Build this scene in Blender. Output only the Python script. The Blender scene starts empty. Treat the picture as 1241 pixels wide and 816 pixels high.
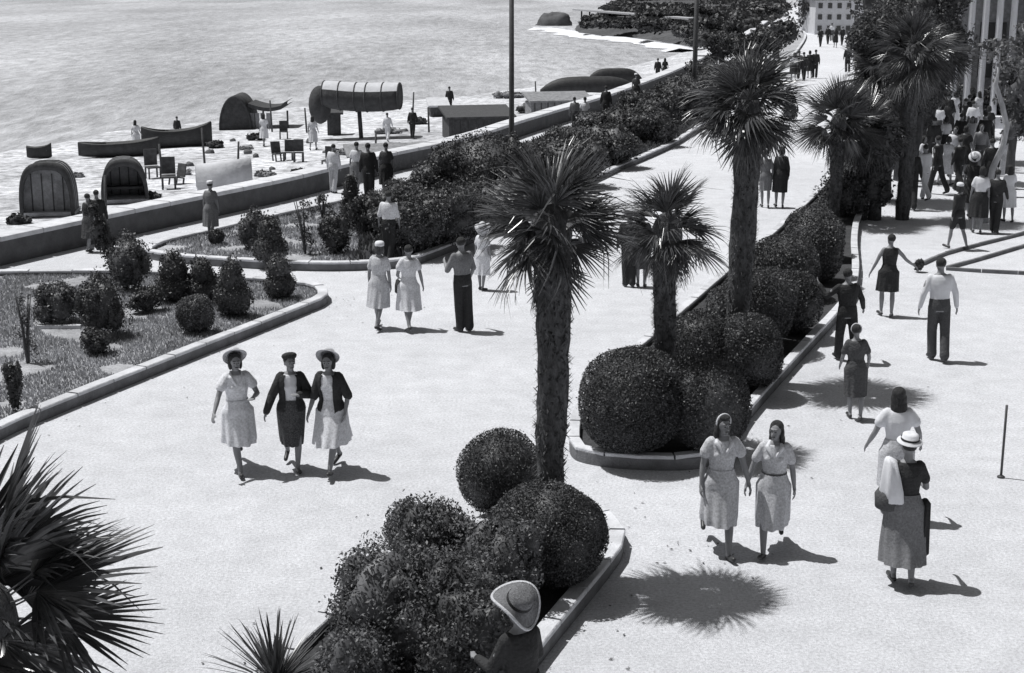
import bpy, bmesh, math, random
import numpy as np
from mathutils import Vector, Matrix, noise
from mathutils.geometry import tessellate_polygon

S = bpy.context.scene
C = S.collection
R = math.radians
rnd = random.Random(7)
rng = np.random.default_rng(7)

# ------------------------------------------------------------------ camera, sky, sun, exposure
FPX, PITCH, CAMH = 1800.0, R(13.75), 6.5
CX, CY = 620.5, 408.0
cam_d = bpy.data.cameras.new('camera'); cam = bpy.data.objects.new('camera', cam_d); C.objects.link(cam)
cam.location = (0, 0, CAMH); cam.rotation_euler = (R(90) - PITCH, 0, 0)
cam_d.sensor_width = 36; cam_d.lens = 36 * FPX / 1241; cam_d.clip_start = 0.1; cam_d.clip_end = 6000
S.camera = cam
SUN_EL, SUN_AZ = R(66), R(22)          # azimuth: how far behind the left-hand side
sv = Vector((-math.cos(SUN_EL) * math.cos(SUN_AZ), math.cos(SUN_EL) * math.sin(SUN_AZ), math.sin(SUN_EL)))
w = bpy.data.worlds.new('World'); S.world = w; w.use_nodes = True
nt = w.node_tree; bg = nt.nodes['Background']; bg.inputs[1].default_value = 0.058
sky = nt.nodes.new('ShaderNodeTexSky'); sky.sky_type = 'NISHITA'; sky.sun_disc = False
sky.sun_elevation = SUN_EL; sky.sun_rotation = math.atan2(sv.x, sv.y); sky.dust_density = 2.0
bw = nt.nodes.new('ShaderNodeRGBToBW'); nt.links.new(sky.outputs[0], bw.inputs[0]); nt.links.new(bw.outputs[0], bg.inputs[0])
sl = bpy.data.lights.new('sun', 'SUN'); sl.energy = 4.2; sl.angle = R(0.53); sl.color = (1, 0.995, 0.985)
so = bpy.data.objects.new('sun', sl); C.objects.link(so); so.rotation_euler = (-sv).to_track_quat('-Z', 'Y').to_euler()
S.view_settings.view_transform = 'Standard'; S.view_settings.look = 'None'; S.view_settings.gamma = 1
S.view_settings.exposure = -0.02

# ------------------------------------------------------------------ helpers
FW = Vector((0, math.cos(PITCH), -math.sin(PITCH))); UP = Vector((0, math.sin(PITCH), math.cos(PITCH)))
def ray(px, py): return FW * FPX + Vector((1, 0, 0)) * (px - CX) - UP * (py - CY)
def G(px, py, z=0.0):
    d = ray(px, py); t = (z - CAMH) / d.z
    return Vector((d.x * t, d.y * t, z))
def mpp(p):                                    # metres per photo pixel at a point
    return (p - Vector((0, 0, CAMH))).dot(FW) / FPX

def tag(o, label=None, cat=None, group=None, kind=None):
    if label: o['label'] = label
    if cat: o['category'] = cat
    if group: o['group'] = group
    if kind: o['kind'] = kind
    return o
def empty(name, loc, rz=0):
    o = bpy.data.objects.new(name, None); C.objects.link(o); o.location = loc; o.rotation_euler = (0, 0, rz)
    o.empty_display_size = 0.2
    return o
def copy_tree(o, parent=None):
    c = o.copy(); C.objects.link(c)
    if parent: c.parent = parent
    for ch in o.children: copy_tree(ch, c)
    return c
def link_mesh(name, me, m, parent=None, loc=(0, 0, 0), rz=0, smooth=True):
    me.materials.clear(); me.materials.append(m)
    if smooth: me.polygons.foreach_set('use_smooth', [True] * len(me.polygons))
    o = bpy.data.objects.new(name, me); C.objects.link(o); o.location = loc; o.rotation_euler = (0, 0, rz)
    if parent: o.parent = parent
    return o
def np_mesh(name, V, F):                        # F: (n,4) or (n,3)
    V = np.asarray(V, dtype=np.float32); F = np.asarray(F, dtype=np.int32); k = F.shape[1]
    me = bpy.data.meshes.new(name)
    me.vertices.add(len(V)); me.vertices.foreach_set('co', V.ravel())
    me.loops.add(F.size); me.loops.foreach_set('vertex_index', F.ravel())
    me.polygons.add(len(F)); me.polygons.foreach_set('loop_start', np.arange(0, F.size, k, dtype=np.int32))
    me.update(calc_edges=True)
    return me

class MB:
    def __init__(s): s.v = []; s.f = []
    def add(s, V, F):
        b = len(s.v); s.v += [tuple(x) for x in V]; s.f += [tuple(i + b for i in f) for f in F]; return s
    def loft(s, rings, n=16, fold=None, a0=0, a1=None, capb=True, capt=True):
        V = []; closed = a1 is None; a1 = 2 * math.pi if closed else a1
        m = n if closed else n + 1
        for ri, (cx, cy, z, rx, ry) in enumerate(rings):
            for i in range(m):
                a = a0 + (a1 - a0) * i / n
                k = 1 + (fold(ri / (len(rings) - 1), a) if fold else 0)
                V.append((cx + rx * k * math.cos(a), cy + ry * k * math.sin(a), z))
        F = []
        for r in range(len(rings) - 1):
            for i in range(m if closed else m - 1):
                j = (i + 1) % m
                F.append((r * m + i, r * m + j, (r + 1) * m + j, (r + 1) * m + i))
        if closed and capb: F.append(tuple(range(m))[::-1])
        if closed and capt: F.append(tuple(range((len(rings) - 1) * m, len(rings) * m)))
        return s.add(V, F)
    def frame(s, d):
        d = Vector(d).normalized(); u = d.orthogonal().normalized(); return d, u, d.cross(u)
    def cap(s, a, b, ra, rb, n=10):            # tapered capsule
        a = Vector(a); b = Vector(b); d, u, w_ = s.frame(b - a); V = []; 
        prof = [(-.97, .25), (-.7, .71), (0, 1)]
        rings = [(a + d * (ra * t), ra * k) for t, k in prof] + [(b - d * (rb * t), rb * k) for t, k in prof[::-1]]
        for c, r in rings:
            for i in range(n):
                t = 2 * math.pi * i / n; V.append(c + u * (r * math.cos(t)) + w_ * (r * math.sin(t)))
        F = [(r * n + i, r * n + (i + 1) % n, (r + 1) * n + (i + 1) % n, (r + 1) * n + i) for r in range(5) for i in range(n)]
        F.append(tuple(range(n))[::-1]); F.append(tuple(range(5 * n, 6 * n)))
        return s.add(V, F)
    def ell(s, c, r, n=14, m=9, M=None):
        V = []; c = Vector(c)
        for j in range(m + 1):
            p = math.pi * (0.04 + 0.92 * j / m)
            for i in range(n):
                t = 2 * math.pi * i / n
                q = Vector((r[0] * math.sin(p) * math.cos(t), r[1] * math.sin(p) * math.sin(t), -r[2] * math.cos(p)))
                if M: q = M @ q
                V.append(c + q)
        F = [(j * n + i, j * n + (i + 1) % n, (j + 1) * n + (i + 1) % n, (j + 1) * n + i) for j in range(m) for i in range(n)]
        F.append(tuple(range(n))[::-1]); F.append(tuple(range(m * n, (m + 1) * n)))
        return s.add(V, F)
    def tube(s, pts, rad, n=8, jitter=0):
        V = []; P = [Vector(p) for p in pts]
        for k, p in enumerate(P):
            d = (P[min(k + 1, len(P) - 1)] - P[max(k - 1, 0)]); d, u, w_ = s.frame(d)
            # keep a steady frame
            u = (Vector((1, 0.01, 0)) - d * d.x); u.normalize(); w_ = d.cross(u)
            r = rad[k] if hasattr(rad, '__len__') else rad
            for i in range(n):
                t = 2 * math.pi * i / n; rr = r * (1 + (rnd.uniform(-jitter, jitter) if jitter else 0))
                V.append(p + u * (rr * math.cos(t)) + w_ * (rr * math.sin(t)))
        F = [(k * n + i, k * n + (i + 1) % n, (k + 1) * n + (i + 1) % n, (k + 1) * n + i) for k in range(len(P) - 1) for i in range(n)]
        F.append(tuple(range(n))[::-1]); F.append(tuple(range((len(P) - 1) * n, len(P) * n)))
        return s.add(V, F)
    def box(s, c, size, rz=0, M=None):
        V = []; M = M or Matrix.Rotation(rz, 3, 'Z')
        for z in (-.5, .5):
            for x, y in ((-.5, -.5), (.5, -.5), (.5, .5), (-.5, .5)):
                V.append(Vector(c) + M @ Vector((x * size[0], y * size[1], z * size[2])))
        return s.add(V, [(3, 2, 1, 0), (4, 5, 6, 7), (0, 1, 5, 4), (1, 2, 6, 5), (2, 3, 7, 6), (3, 0, 4, 7)])
    def sheet(s, poly, z):
        P = [Vector((p[0], p[1], 0)) for p in poly]
        F = tessellate_polygon([P])
        return s.add([(p.x, p.y, z) for p in P], F)
    def mesh(s, name='m'):
        me = bpy.data.meshes.new(name); me.from_pydata(s.v, [], s.f); me.update(); return me
    def build(s, name, m, parent=None, loc=(0, 0, 0), rz=0, smooth=True, bevel=0):
        me = s.mesh(name)
        if bevel or not smooth:
            bm = bmesh.new(); bm.from_mesh(me)
            if bevel: bmesh.ops.bevel(bm, geom=bm.edges[:], offset=bevel, segments=2, affect='EDGES')
            bmesh.ops.recalc_face_normals(bm, faces=bm.faces); bm.to_mesh(me); bm.free()
        return link_mesh(name, me, m, parent, loc, rz, smooth)

def remesh(mb, voxel, it=3):
    ob = bpy.data.objects.new('tmp', mb.mesh('tmp')); C.objects.link(ob)
    md = ob.modifiers.new('r', 'REMESH'); md.mode = 'VOXEL'; md.voxel_size = voxel
    if it: ms = ob.modifiers.new('s', 'SMOOTH'); ms.factor = 0.5; ms.iterations = it
    dg = bpy.context.evaluated_depsgraph_get()
    me = bpy.data.meshes.new_from_object(ob.evaluated_get(dg))
    old = ob.data; bpy.data.objects.remove(ob); bpy.data.meshes.remove(old)
    return me
def join_mesh(me, mb):                          # append MB geometry to a mesh
    n = len(me.vertices); V = np.empty(n * 3, np.float32); me.vertices.foreach_get('co', V)
    out = MB(); out.v = [tuple(x) for x in V.reshape(-1, 3)]; out.f = [tuple(p.vertices) for p in me.polygons]
    out.add(mb.v, mb.f); bpy.data.meshes.remove(me); return out.mesh()

# ------------------------------------------------------------------ materials
TINT = (0.965, 0.98, 1.03)
MATS = {}
def mat(name, g, rough=0.8, var=0.15, scale=8.0, bump=0.0, bscale=None, island=0.0, spec=0.3, detail=4, stretch=None, trans=0.0):
    if name in MATS: return MATS[name]
    m = bpy.data.materials.new(name); m.use_nodes = True; t = m.node_tree; b = t.nodes['Principled BSDF']
    b.inputs['Roughness'].default_value = rough; b.inputs['Specular IOR Level'].default_value = spec
    tc = t.nodes.new('ShaderNodeTexCoord'); src = tc.outputs['Object']
    if stretch:
        mp = t.nodes.new('ShaderNodeMapping'); mp.inputs['Scale'].default_value = stretch; t.links.new(src, mp.inputs[0]); src = mp.outputs[0]
    n = t.nodes.new('ShaderNodeTexNoise'); n.inputs['Scale'].default_value = scale; n.inputs['Detail'].default_value = detail; n.inputs['Roughness'].default_value = 0.65
    t.links.new(src, n.inputs['Vector'])
    mr = t.nodes.new('ShaderNodeMapRange'); mr.inputs['From Min'].default_value = .3; mr.inputs['From Max'].default_value = .7
    mr.inputs['To Min'].default_value = g * (1 - var); mr.inputs['To Max'].default_value = g * (1 + var); t.links.new(n.outputs[0], mr.inputs[0])
    val = mr.outputs[0]
    if island:
        ge = t.nodes.new('ShaderNodeNewGeometry'); m2 = t.nodes.new('ShaderNodeMapRange')
        m2.inputs['To Min'].default_value = 1 - island; m2.inputs['To Max'].default_value = 1 + island; t.links.new(ge.outputs['Random Per Island'], m2.inputs[0])
        mu = t.nodes.new('ShaderNodeMath'); mu.operation = 'MULTIPLY'; t.links.new(val, mu.inputs[0]); t.links.new(m2.outputs[0], mu.inputs[1]); val = mu.outputs[0]
    cc = t.nodes.new('ShaderNodeVectorMath'); cc.operation = 'SCALE'; cc.inputs[0].default_value = TINT; t.links.new(val, cc.inputs['Scale'])
    t.links.new(cc.outputs[0], b.inputs['Base Color'])
    if bump:
        n2 = t.nodes.new('ShaderNodeTexNoise'); n2.inputs['Scale'].default_value = bscale or scale * 3; n2.inputs['Detail'].default_value = 5; t.links.new(src, n2.inputs['Vector'])
        bp = t.nodes.new('ShaderNodeBump'); bp.inputs['Strength'].default_value = bump; bp.inputs['Distance'].default_value = 0.05; t.links.new(n2.outputs[0], bp.inputs['Height']); t.links.new(bp.outputs[0], b.inputs['Normal'])
    if trans:
        tr = t.nodes.new('ShaderNodeBsdfTranslucent'); t.links.new(cc.outputs[0], tr.inputs[0])
        mx = t.nodes.new('ShaderNodeMixShader'); mx.inputs[0].default_value = trans
        t.links.new(b.outputs[0], mx.inputs[1]); t.links.new(tr.outputs[0], mx.inputs[2]); t.links.new(mx.outputs[0], t.nodes['Material Output'].inputs[0])
    MATS[name] = m; return m

def ground_mat(name, g, big, mid, fine, bump, bs=60):
    m = mat(name, g, 0.95, 0.0, 1.0, spec=0.1); t = m.node_tree; b = t.nodes['Principled BSDF']
    tc = next(n for n in t.nodes if n.type == 'TEX_COORD').outputs['Object']
    def nz(scale, det=5, rough=.6):
        n = t.nodes.new('ShaderNodeTexNoise'); n.inputs['Scale'].default_value = scale; n.inputs['Detail'].default_value = det; n.inputs['Roughness'].default_value = rough; t.links.new(tc, n.inputs['Vector']); return n.outputs[0]
    def mr(src, amt, lo=.3, hi=.7):
        n = t.nodes.new('ShaderNodeMapRange'); n.inputs['From Min'].default_value = lo; n.inputs['From Max'].default_value = hi; n.inputs['To Min'].default_value = 1 - amt; n.inputs['To Max'].default_value = 1 + amt; t.links.new(src, n.inputs[0]); return n.outputs[0]
    def mul(a, c):
        n = t.nodes.new('ShaderNodeMath'); n.operation = 'MULTIPLY'; t.links.new(a, n.inputs[0])
        if isinstance(c, float): n.inputs[1].default_value = c
        else: t.links.new(c, n.inputs[1])
        return n.outputs[0]
    v = mul(mul(mr(nz(.16, 6), big), mr(nz(2.2, 8, .7), mid)), mr(nz(26, 4, .8), fine)); v = mul(v, g)
    sc = next(n for n in t.nodes if n.type == 'VECT_MATH'); t.links.new(v, sc.inputs['Scale'])
    bp = t.nodes.new('ShaderNodeBump'); bp.inputs['Strength'].default_value = bump; bp.inputs['Distance'].default_value = .03
    t.links.new(nz(bs, 4, .7), bp.inputs['Height']); t.links.new(bp.outputs[0], b.inputs['Normal'])
    return m
M_pave = ground_mat('pale_paving', 0.66, .09, .11, .30, .7)
M_sand = ground_mat('beach_shingle', 0.54, .3, .7, .3, .9, 9)
M_soil = ground_mat('bed_soil', 0.40, .2, .3, .35, .9, 30)
M_scrub = ground_mat('scrub_ground', 0.10, .3, .4, .3, .8, 2)
M_kerb = mat('kerb_stone', .62, .85, .2, 3, .4, 40, island=.10)
M_kshade_edging = mat('kerb_shade_edging_stone', .17, .9, .3, 3, .4, 40)  # kerb sides: shade put into the colour; low edging: plain dark stone
M_wall = mat('seawall_shaded_stone', .115, .9, .25, 2.5, .6, 12)  # shade of the promenade face is partly put into this dark colour
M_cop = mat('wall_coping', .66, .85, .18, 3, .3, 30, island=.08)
M_rock = mat('dark_rock', .12, .9, .4, .4, .8, 2)
M_leafd = mat('foliage_dark', .082, .5, .35, 3, island=.45, spec=.35, trans=.12)
M_leafm = mat('foliage_mid', .125, .5, .35, 3, island=.5, spec=.35, trans=.15)
M_leafl = mat('foliage_light', .12, .55, .35, 3, island=.5, spec=.3, trans=.2)
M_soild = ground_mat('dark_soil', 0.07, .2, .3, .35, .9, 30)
M_grass = mat('grass_blade', .40, .7, .3, 1.2, island=.5, trans=.2)
M_frond = mat('palm_leaf', .095, .30, .4, 5, island=.5, spec=.7, trans=.1)
M_trunk = mat('palm_trunk_fibre', .085, .95, .5, 14, 1.0, 40, stretch=(1, 1, .35), island=.35)
M_bark = mat('tree_bark', .10, .95, .4, 8, .8, 25, stretch=(1, 1, .3))
M_pbark = mat('pale_bark', .42, .9, .3, 8, .5, 25, stretch=(1, 1, .3))
M_skin = mat('skin_tanned', .25, .55, .1, 10, spec=.4)
M_hairk = mat('hair_dark', .035, .5, .4, 40, .6, 120, stretch=(1, 1, .2))
M_hairm = mat('hair_brown', .075, .5, .4, 40, .6, 120, stretch=(1, 1, .2))
M_white = mat('cloth_white', .72, .9, .06, 12, .15, 60)
M_pale = mat('cloth_pale_print', .70, .9, .22, 38, .15, 60, detail=2)
M_lgrey = mat('cloth_light_grey', .55, .9, .25, 42, .15, 60, detail=2)
M_grey = mat('cloth_grey', .20, .9, .25, 45, .15, 60, detail=2)
M_dgrey = mat('cloth_dark_grey', .085, .9, .2, 40, .5, 25)
M_black = mat('cloth_black', .035, .85, .2, 40, .5, 25)
M_check = mat('cloth_dark_check', .075, .9, .5, 60, .3, 25, detail=1)
M_leath = mat('shoe_leather', .05, .4, .2, 20)
M_shoew = mat('shoe_white', .5, .6, .1, 20)
M_straw = mat('straw', .68, .85, .2, 60, .6, 120)
M_strawd = mat('straw_dark', .20, .85, .35, 50, .6, 120)
M_wood = mat('weathered_wood', .09, .85, .35, 6, .5, 40, stretch=(1, 8, 1))
M_woodl = mat('pale_wood', .40, .85, .25, 6, .4, 40)
M_tar = mat('tarred_hull', .045, .6, .3, 4, .4, 20)
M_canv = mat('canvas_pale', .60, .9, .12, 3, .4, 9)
M_canvg = mat('canvas_grey', .26, .9, .3, 5, .5, 14)
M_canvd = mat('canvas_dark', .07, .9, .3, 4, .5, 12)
M_metal = mat('painted_iron', .07, .5, .2, 10)
M_plast = mat('white_render', .62, .85, .1, 1.5, .2, 20)
M_glassd = mat('dark_window', .04, .25, .2, 2, spec=.6)
M_foam = mat('surf_foam', .8, .9, .2, 2, .8, 8)
M_roof = mat('roof_tile', .11, .9, .3, 4, .5, 20)

msea = bpy.data.materials.new('sea_water'); msea.use_nodes = True; t = msea.node_tree; b = t.nodes['Principled BSDF']
b.inputs['Roughness'].default_value = .5; b.inputs['IOR'].default_value = 1.333
tc = t.nodes.new('ShaderNodeTexCoord'); mp = t.nodes.new('ShaderNodeMapping'); mp.inputs['Scale'].default_value = (1.3, .35, 1); mp.inputs['Rotation'].default_value = (0, 0, R(0)); t.links.new(tc.outputs['Object'], mp.inputs[0])
n1 = t.nodes.new('ShaderNodeTexNoise'); n1.inputs['Scale'].default_value = 2.2; n1.inputs['Detail'].default_value = 8; n1.inputs['Roughness'].default_value = .65; t.links.new(mp.outputs[0], n1.inputs[0])
n3 = t.nodes.new('ShaderNodeTexNoise'); n3.inputs['Scale'].default_value = .035; n3.inputs['Detail'].default_value = 5; t.links.new(mp.outputs[0], n3.inputs[0])
bp = t.nodes.new('ShaderNodeBump'); bp.inputs['Strength'].default_value = .8; bp.inputs['Distance'].default_value = .35; t.links.new(n1.outputs[0], bp.inputs['Height']); t.links.new(bp.outputs[0], b.inputs['Normal'])
mr = t.nodes.new('ShaderNodeMapRange'); mr.inputs['From Min'].default_value = .35; mr.inputs['From Max'].default_value = .65; mr.inputs['To Min'].default_value = .38; mr.inputs['To Max'].default_value = .60; t.links.new(n3.outputs[0], mr.inputs[0])
n4 = t.nodes.new('ShaderNodeTexNoise'); n4.inputs['Scale'].default_value = .7; n4.inputs['Detail'].default_value = 9; n4.inputs['Roughness'].default_value = .8; t.links.new(mp.outputs[0], n4.inputs[0])
m4 = t.nodes.new('ShaderNodeMapRange'); m4.inputs['From Min'].default_value = .35; m4.inputs['From Max'].default_value = .65; m4.inputs['To Min'].default_value = .62; m4.inputs['To Max'].default_value = 1.38; t.links.new(n4.outputs[0], m4.inputs[0])  # sparkle of the waves painted into the colour as fine noise
mm = t.nodes.new('ShaderNodeMath'); mm.operation = 'MULTIPLY'; t.links.new(mr.outputs[0], mm.inputs[0]); t.links.new(m4.outputs[0], mm.inputs[1])
cc = t.nodes.new('ShaderNodeVectorMath'); cc.operation = 'SCALE'; cc.inputs[0].default_value = TINT; t.links.new(mm.outputs[0], cc.inputs['Scale']); t.links.new(cc.outputs[0], b.inputs['Base Color'])

# ------------------------------------------------------------------ the setting
def smooth_line(P, sub=6, closed=False):
    P = [Vector(p) for p in P]; n = len(P); out = []
    rngk = range(n if closed else n - 1)
    for k in rngk:
        if closed: a, b_, c, d = P[(k - 1) % n], P[k], P[(k + 1) % n], P[(k + 2) % n]
        else: a, b_, c, d = P[max(k - 1, 0)], P[k], P[k + 1], P[min(k + 2, n - 1)]
        # centripetal-ish catmull rom with short tangents to keep corners tight
        L = (c - b_).length
        t1 = (c - a); t1 = t1.normalized() * L * .9 if t1.length > 1e-6 else t1
        t2 = (d - b_); t2 = t2.normalized() * L * .9 if t2.length > 1e-6 else t2
        for i in range(sub):
            s_ = i / sub; h1 = 2 * s_**3 - 3 * s_**2 + 1; h2 = s_**3 - 2 * s_**2 + s_; h3 = -2 * s_**3 + 3 * s_**2; h4 = s_**3 - s_**2
            out.append(b_ * h1 + t1 * h2 + c * h3 + t2 * h4)
    if not closed: out.append(P[-1])
    return out
def offset_line(P, d, closed=False):
    out = []; n = len(P)
    for k in range(n):
        a = P[(k - 1) % n] if closed or k > 0 else P[k]; c = P[(k + 1) % n] if closed or k < n - 1 else P[k]
        t_ = (c - a); t_.z = 0; t_.normalize(); out.append(P[k] + Vector((-t_.y, t_.x, 0)) * d)
    return out
def sweep(P, Q, z0, z1, closed):                # wall between outer line P and inner line Q
    mb = MB(); V = []; n = len(P)
    for a, b_ in zip(P, Q):
        V += [(a.x, a.y, z0), (a.x, a.y, z1), (b_.x, b_.y, z1), (b_.x, b_.y, z0)]
    F = []
    for k in range(n if closed else n - 1):
        i = 4 * k; j = 4 * ((k + 1) % n)
        for q in range(4): F.append((i + q, i + (q + 1) % 4, j + (q + 1) % 4, j + q))
    if not closed: F += [(0, 1, 2, 3), (4 * n - 1, 4 * n - 2, 4 * n - 3, 4 * n - 4)]
    return mb.add(V, F)

WALLPX = [(-120, 352), (20, 318), (180, 281), (353, 242), (473, 210), (560, 190), (640, 163), (738, 131), (816, 99), (868, 72), (905, 50), (930, 32)]
Wl = smooth_line([G(x, y) for x, y in WALLPX], 5)
Wfar = Wl[-1] + (Wl[-1] - Wl[-3]).normalized() * 260
# promenade: one sheet from the wall to the far right
poly = [(p.x, p.y) for p in Wl] + [(Wfar.x, Wfar.y), (900, 700), (900, -30), (-8, -30), (-40, 5)]
tag(MB().sheet(poly, 0).build('promenade_pavement', M_pave, smooth=False), kind='structure')
# beach
SHORE = [(-160, 215), (0, 186), (105, 166), (260, 146), (380, 128), (500, 122), (580, 113), (660, 104), (740, 86), (800, 72), (835, 60), (838, 54), (815, 50), (775, 46), (735, 43), (700, 40), (672, 36)]
Z_SEA = -1.7
Sl = smooth_line([G(x, y, Z_SEA) for x, y in SHORE], 4)
V = []; F = []; N = 60; K = 9
def at_len(P, u):
    L = [0]
    for a, b_ in zip(P, P[1:]): L.append(L[-1] + (b_ - a).length)
    u *= L[-1]
    for k in range(len(P) - 1):
        if L[k + 1] >= u: return P[k].lerp(P[k + 1], (u - L[k]) / max(L[k + 1] - L[k], 1e-6))
    return P[-1]
Wbeach = offset_line(Wl, .35)
for i in range(N + 1):
    u = i / N; a = at_len(Wbeach, u); c = at_len(Sl, u)
    for k in range(K + 1):
        s_ = k / K * 1.25; p = a.lerp(c, s_); z = -.75 + (Z_SEA + .75) * s_ + .06 * noise.noise(Vector((p.x * .2, p.y * .2, 0)))
        V.append((p.x, p.y, z))
F = [(i * (K + 1) + k, (i + 1) * (K + 1) + k, (i + 1) * (K + 1) + k + 1, i * (K + 1) + k + 1) for i in range(N) for k in range(K)]
tag(MB().add(V, F).build('beach', M_sand), kind='structure')
def beach_z(px, py):                             # find the beach height under a pixel
    z = -1.1
    for _ in range(8):
        p = G(px, py, z); best = min(V, key=lambda v: (v[0] - p.x)**2 + (v[1] - p.y)**2); z = .5 * z + .5 * best[2]
    return z
def B(px, py):
    return G(px, py, beach_z(px, py))
# sea
m_ = MB(); gx = np.linspace(-1500, 900, 30); gy = np.concatenate([np.linspace(15, 400, 24), np.linspace(450, 4500, 16)])
m_.add([(x, y, Z_SEA) for y in gy for x in gx], [(j * 30 + i, j * 30 + i + 1, (j + 1) * 30 + i + 1, (j + 1) * 30 + i) for j in range(39) for i in range(29)])
tag(m_.build('sea', msea), kind='structure')
# far headland
hp = [G(700, 43, Z_SEA), G(760, 47, Z_SEA), G(815, 53, Z_SEA), G(850, 60, Z_SEA), G(905, 50), G(940, 30), G(960, 8), G(900, -12), G(790, -8), G(715, 22, Z_SEA)]
hl = smooth_line(hp, 5, True); cen = sum(hl, Vector()) / len(hl); mb = MB(); V2 = []; NN = len(hl)
for k, s_ in enumerate([1.03, .98, .9, .75, .5, .2]):
    for p in hl:
        q = cen.lerp(p, s_); V2.append((q.x, q.y, [-2.2, -1.4, -.9, -.5, -.3, -.2][k] + .3 * noise.noise(Vector((q.x * .07, q.y * .07, k)))))
mb.add(V2, [(k * NN + i, k * NN + (i + 1) % NN, (k + 1) * NN + (i + 1) % NN, (k + 1) * NN + i) for k in range(5) for i in range(NN)])
mb.f.append(tuple(range(5 * NN, 6 * NN)))
tag(mb.build('far_headland', M_scrub), kind='structure')

# kerbed beds
def bed(name, px, sm=None, soil_z=.10, kw=.18, kh=.2, closed=True, sub=6):
    P = smooth_line([G(x, y) for x, y in px], sub, True)
    area = sum(a.x * b_.y - b_.x * a.y for a, b_ in zip(P, P[1:] + P[:1]))
    Q = offset_line(P, kw if area > 0 else -kw, True)
    # kerb laid as stones with joints: slight height jitter between stones
    o = sweep(P, Q, -.1, kh - .04, True).build(name + '_kerb', M_kshade_edging, smooth=False)
    tag(o, kind='structure')
    e = .015 if area > 0 else -.015
    o = stones(offset_line(P, -e, True), offset_line(Q, e, True), kh - .038, kh + .012, .9, True, .028).build(name + '_kerb_top', M_kerb, smooth=False)
    tag(o, kind='structure')
    g = MB().sheet([(p.x, p.y) for p in Q], soil_z).build(name + '_soil', sm or M_soil, smooth=False); tag(g, kind='structure')
    return Q
def stones(P, Q, z0, z1, L, closed, gap=.012):
    mb = MB(); n = len(P); segs = []; acc = 0; start = 0; last = n if closed else n - 1; pts = []
    P2 = P + [P[0]] if closed else P; Q2 = Q + [Q[0]] if closed else Q
    D = [0]
    for a, b_ in zip(P2, P2[1:]): D.append(D[-1] + (b_ - a).length)
    def at(LN, d):
        for k in range(len(LN) - 1):
            if D[k + 1] >= d: return LN[k].lerp(LN[k + 1], (d - D[k]) / max(D[k + 1] - D[k], 1e-6))
        return LN[-1]
    d = 0; tot = D[-1]
    while d < tot - .05:
        l = min(L * rnd.uniform(.9, 1.1), tot - d); h = z1 + rnd.uniform(-.006, .006); V = []; far_ = at(P2, d).y > 110
        if far_: l = min(l * 4, tot - d)
        kk = max(2, int(l / .35) + 1)
        for q in range(kk):
            dd = d + gap / 2 + (l - gap) * q / (kk - 1); a = at(P2, dd); c = at(Q2, dd); sh_ = rnd.uniform(-.002, .002); bv = (c - a) * .06
            V += [(a.x, a.y, z0), (a.x, a.y, h - .012), (a.x + bv.x, a.y + bv.y, h), (c.x - bv.x, c.y - bv.y, h), (c.x, c.y, h - .012), (c.x, c.y, z0)]
        F = [(6 * q + e, 6 * q + (e + 1) % 6, 6 * (q + 1) + (e + 1) % 6, 6 * (q + 1) + e) for q in range(kk - 1) for e in range(6)]
        F += [(5, 4, 3, 2, 1, 0), tuple(6 * (kk - 1) + e for e in range(6))]; mb.add(V, F); d += l
    return mb
def inside(poly, x, y):
    c = False; n = len(poly)
    for i in range(n):
        a = poly[i]; b_ = poly[i - 1]
        if (a.y > y) != (b_.y > y) and x < (b_.x - a.x) * (y - a.y) / (b_.y - a.y) + a.x: c = not c
    return c
# sea wall
Wi = offset_line(Wl, .42); Wc1 = offset_line(Wl, -.05); Wc2 = offset_line(Wl, .62)
wr = empty('sea_wall', Wl[12]); tag(wr, 'long low stone parapet wall with a pale coping between promenade and beach', 'wall')
inv = Matrix.Translation(-Vector(Wl[12]))
def shift(mb, o): mb.v = [(x - o.x, y - o.y, z - o.z) for x, y, z in mb.v]; return mb
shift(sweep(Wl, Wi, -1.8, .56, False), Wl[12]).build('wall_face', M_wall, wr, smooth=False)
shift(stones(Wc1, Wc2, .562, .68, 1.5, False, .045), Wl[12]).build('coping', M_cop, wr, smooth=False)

BA = bed('near_lawn', [(-150, 602), (20, 524), (200, 450), (380, 377), (397, 368), (388, 355), (350, 350), (290, 345), (180, 338), (20, 338), (-150, 345)])
BB = bed('long_bed', [(178, 314), (292, 325), (400, 329), (485, 325), (515, 318), (590, 287), (740, 213), (825, 174), (900, 118), (938, 90), (968, 62), (975, 40), (950, 38), (905, 62), (868, 84), (820, 108), (760, 133), (640, 178), (560, 208), (500, 227), (410, 250), (330, 268), (251, 287), (190, 302)])
BC = bed('near_planter', [(756, 662), (750, 684), (668, 788), (600, 880), (520, 1000), (200, 1000), (290, 860), (430, 730), (560, 655), (640, 628), (720, 632), (748, 645)], M_soild, kw=.16)
BD = bed('palm_planter', [(690, 546), (702, 560), (760, 569), (850, 568), (886, 545), (905, 514), (960, 450), (1016, 388), (1034, 364), (1040, 335), (1038, 300), (1042, 272), (1056, 248), (1070, 222), (1085, 190), (1075, 140), (1062, 105), (1046, 105), (1035, 150), (1002, 222), (950, 275), (880, 335), (800, 405), (730, 465), (697, 510)], M_soild, kw=.13)

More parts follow.
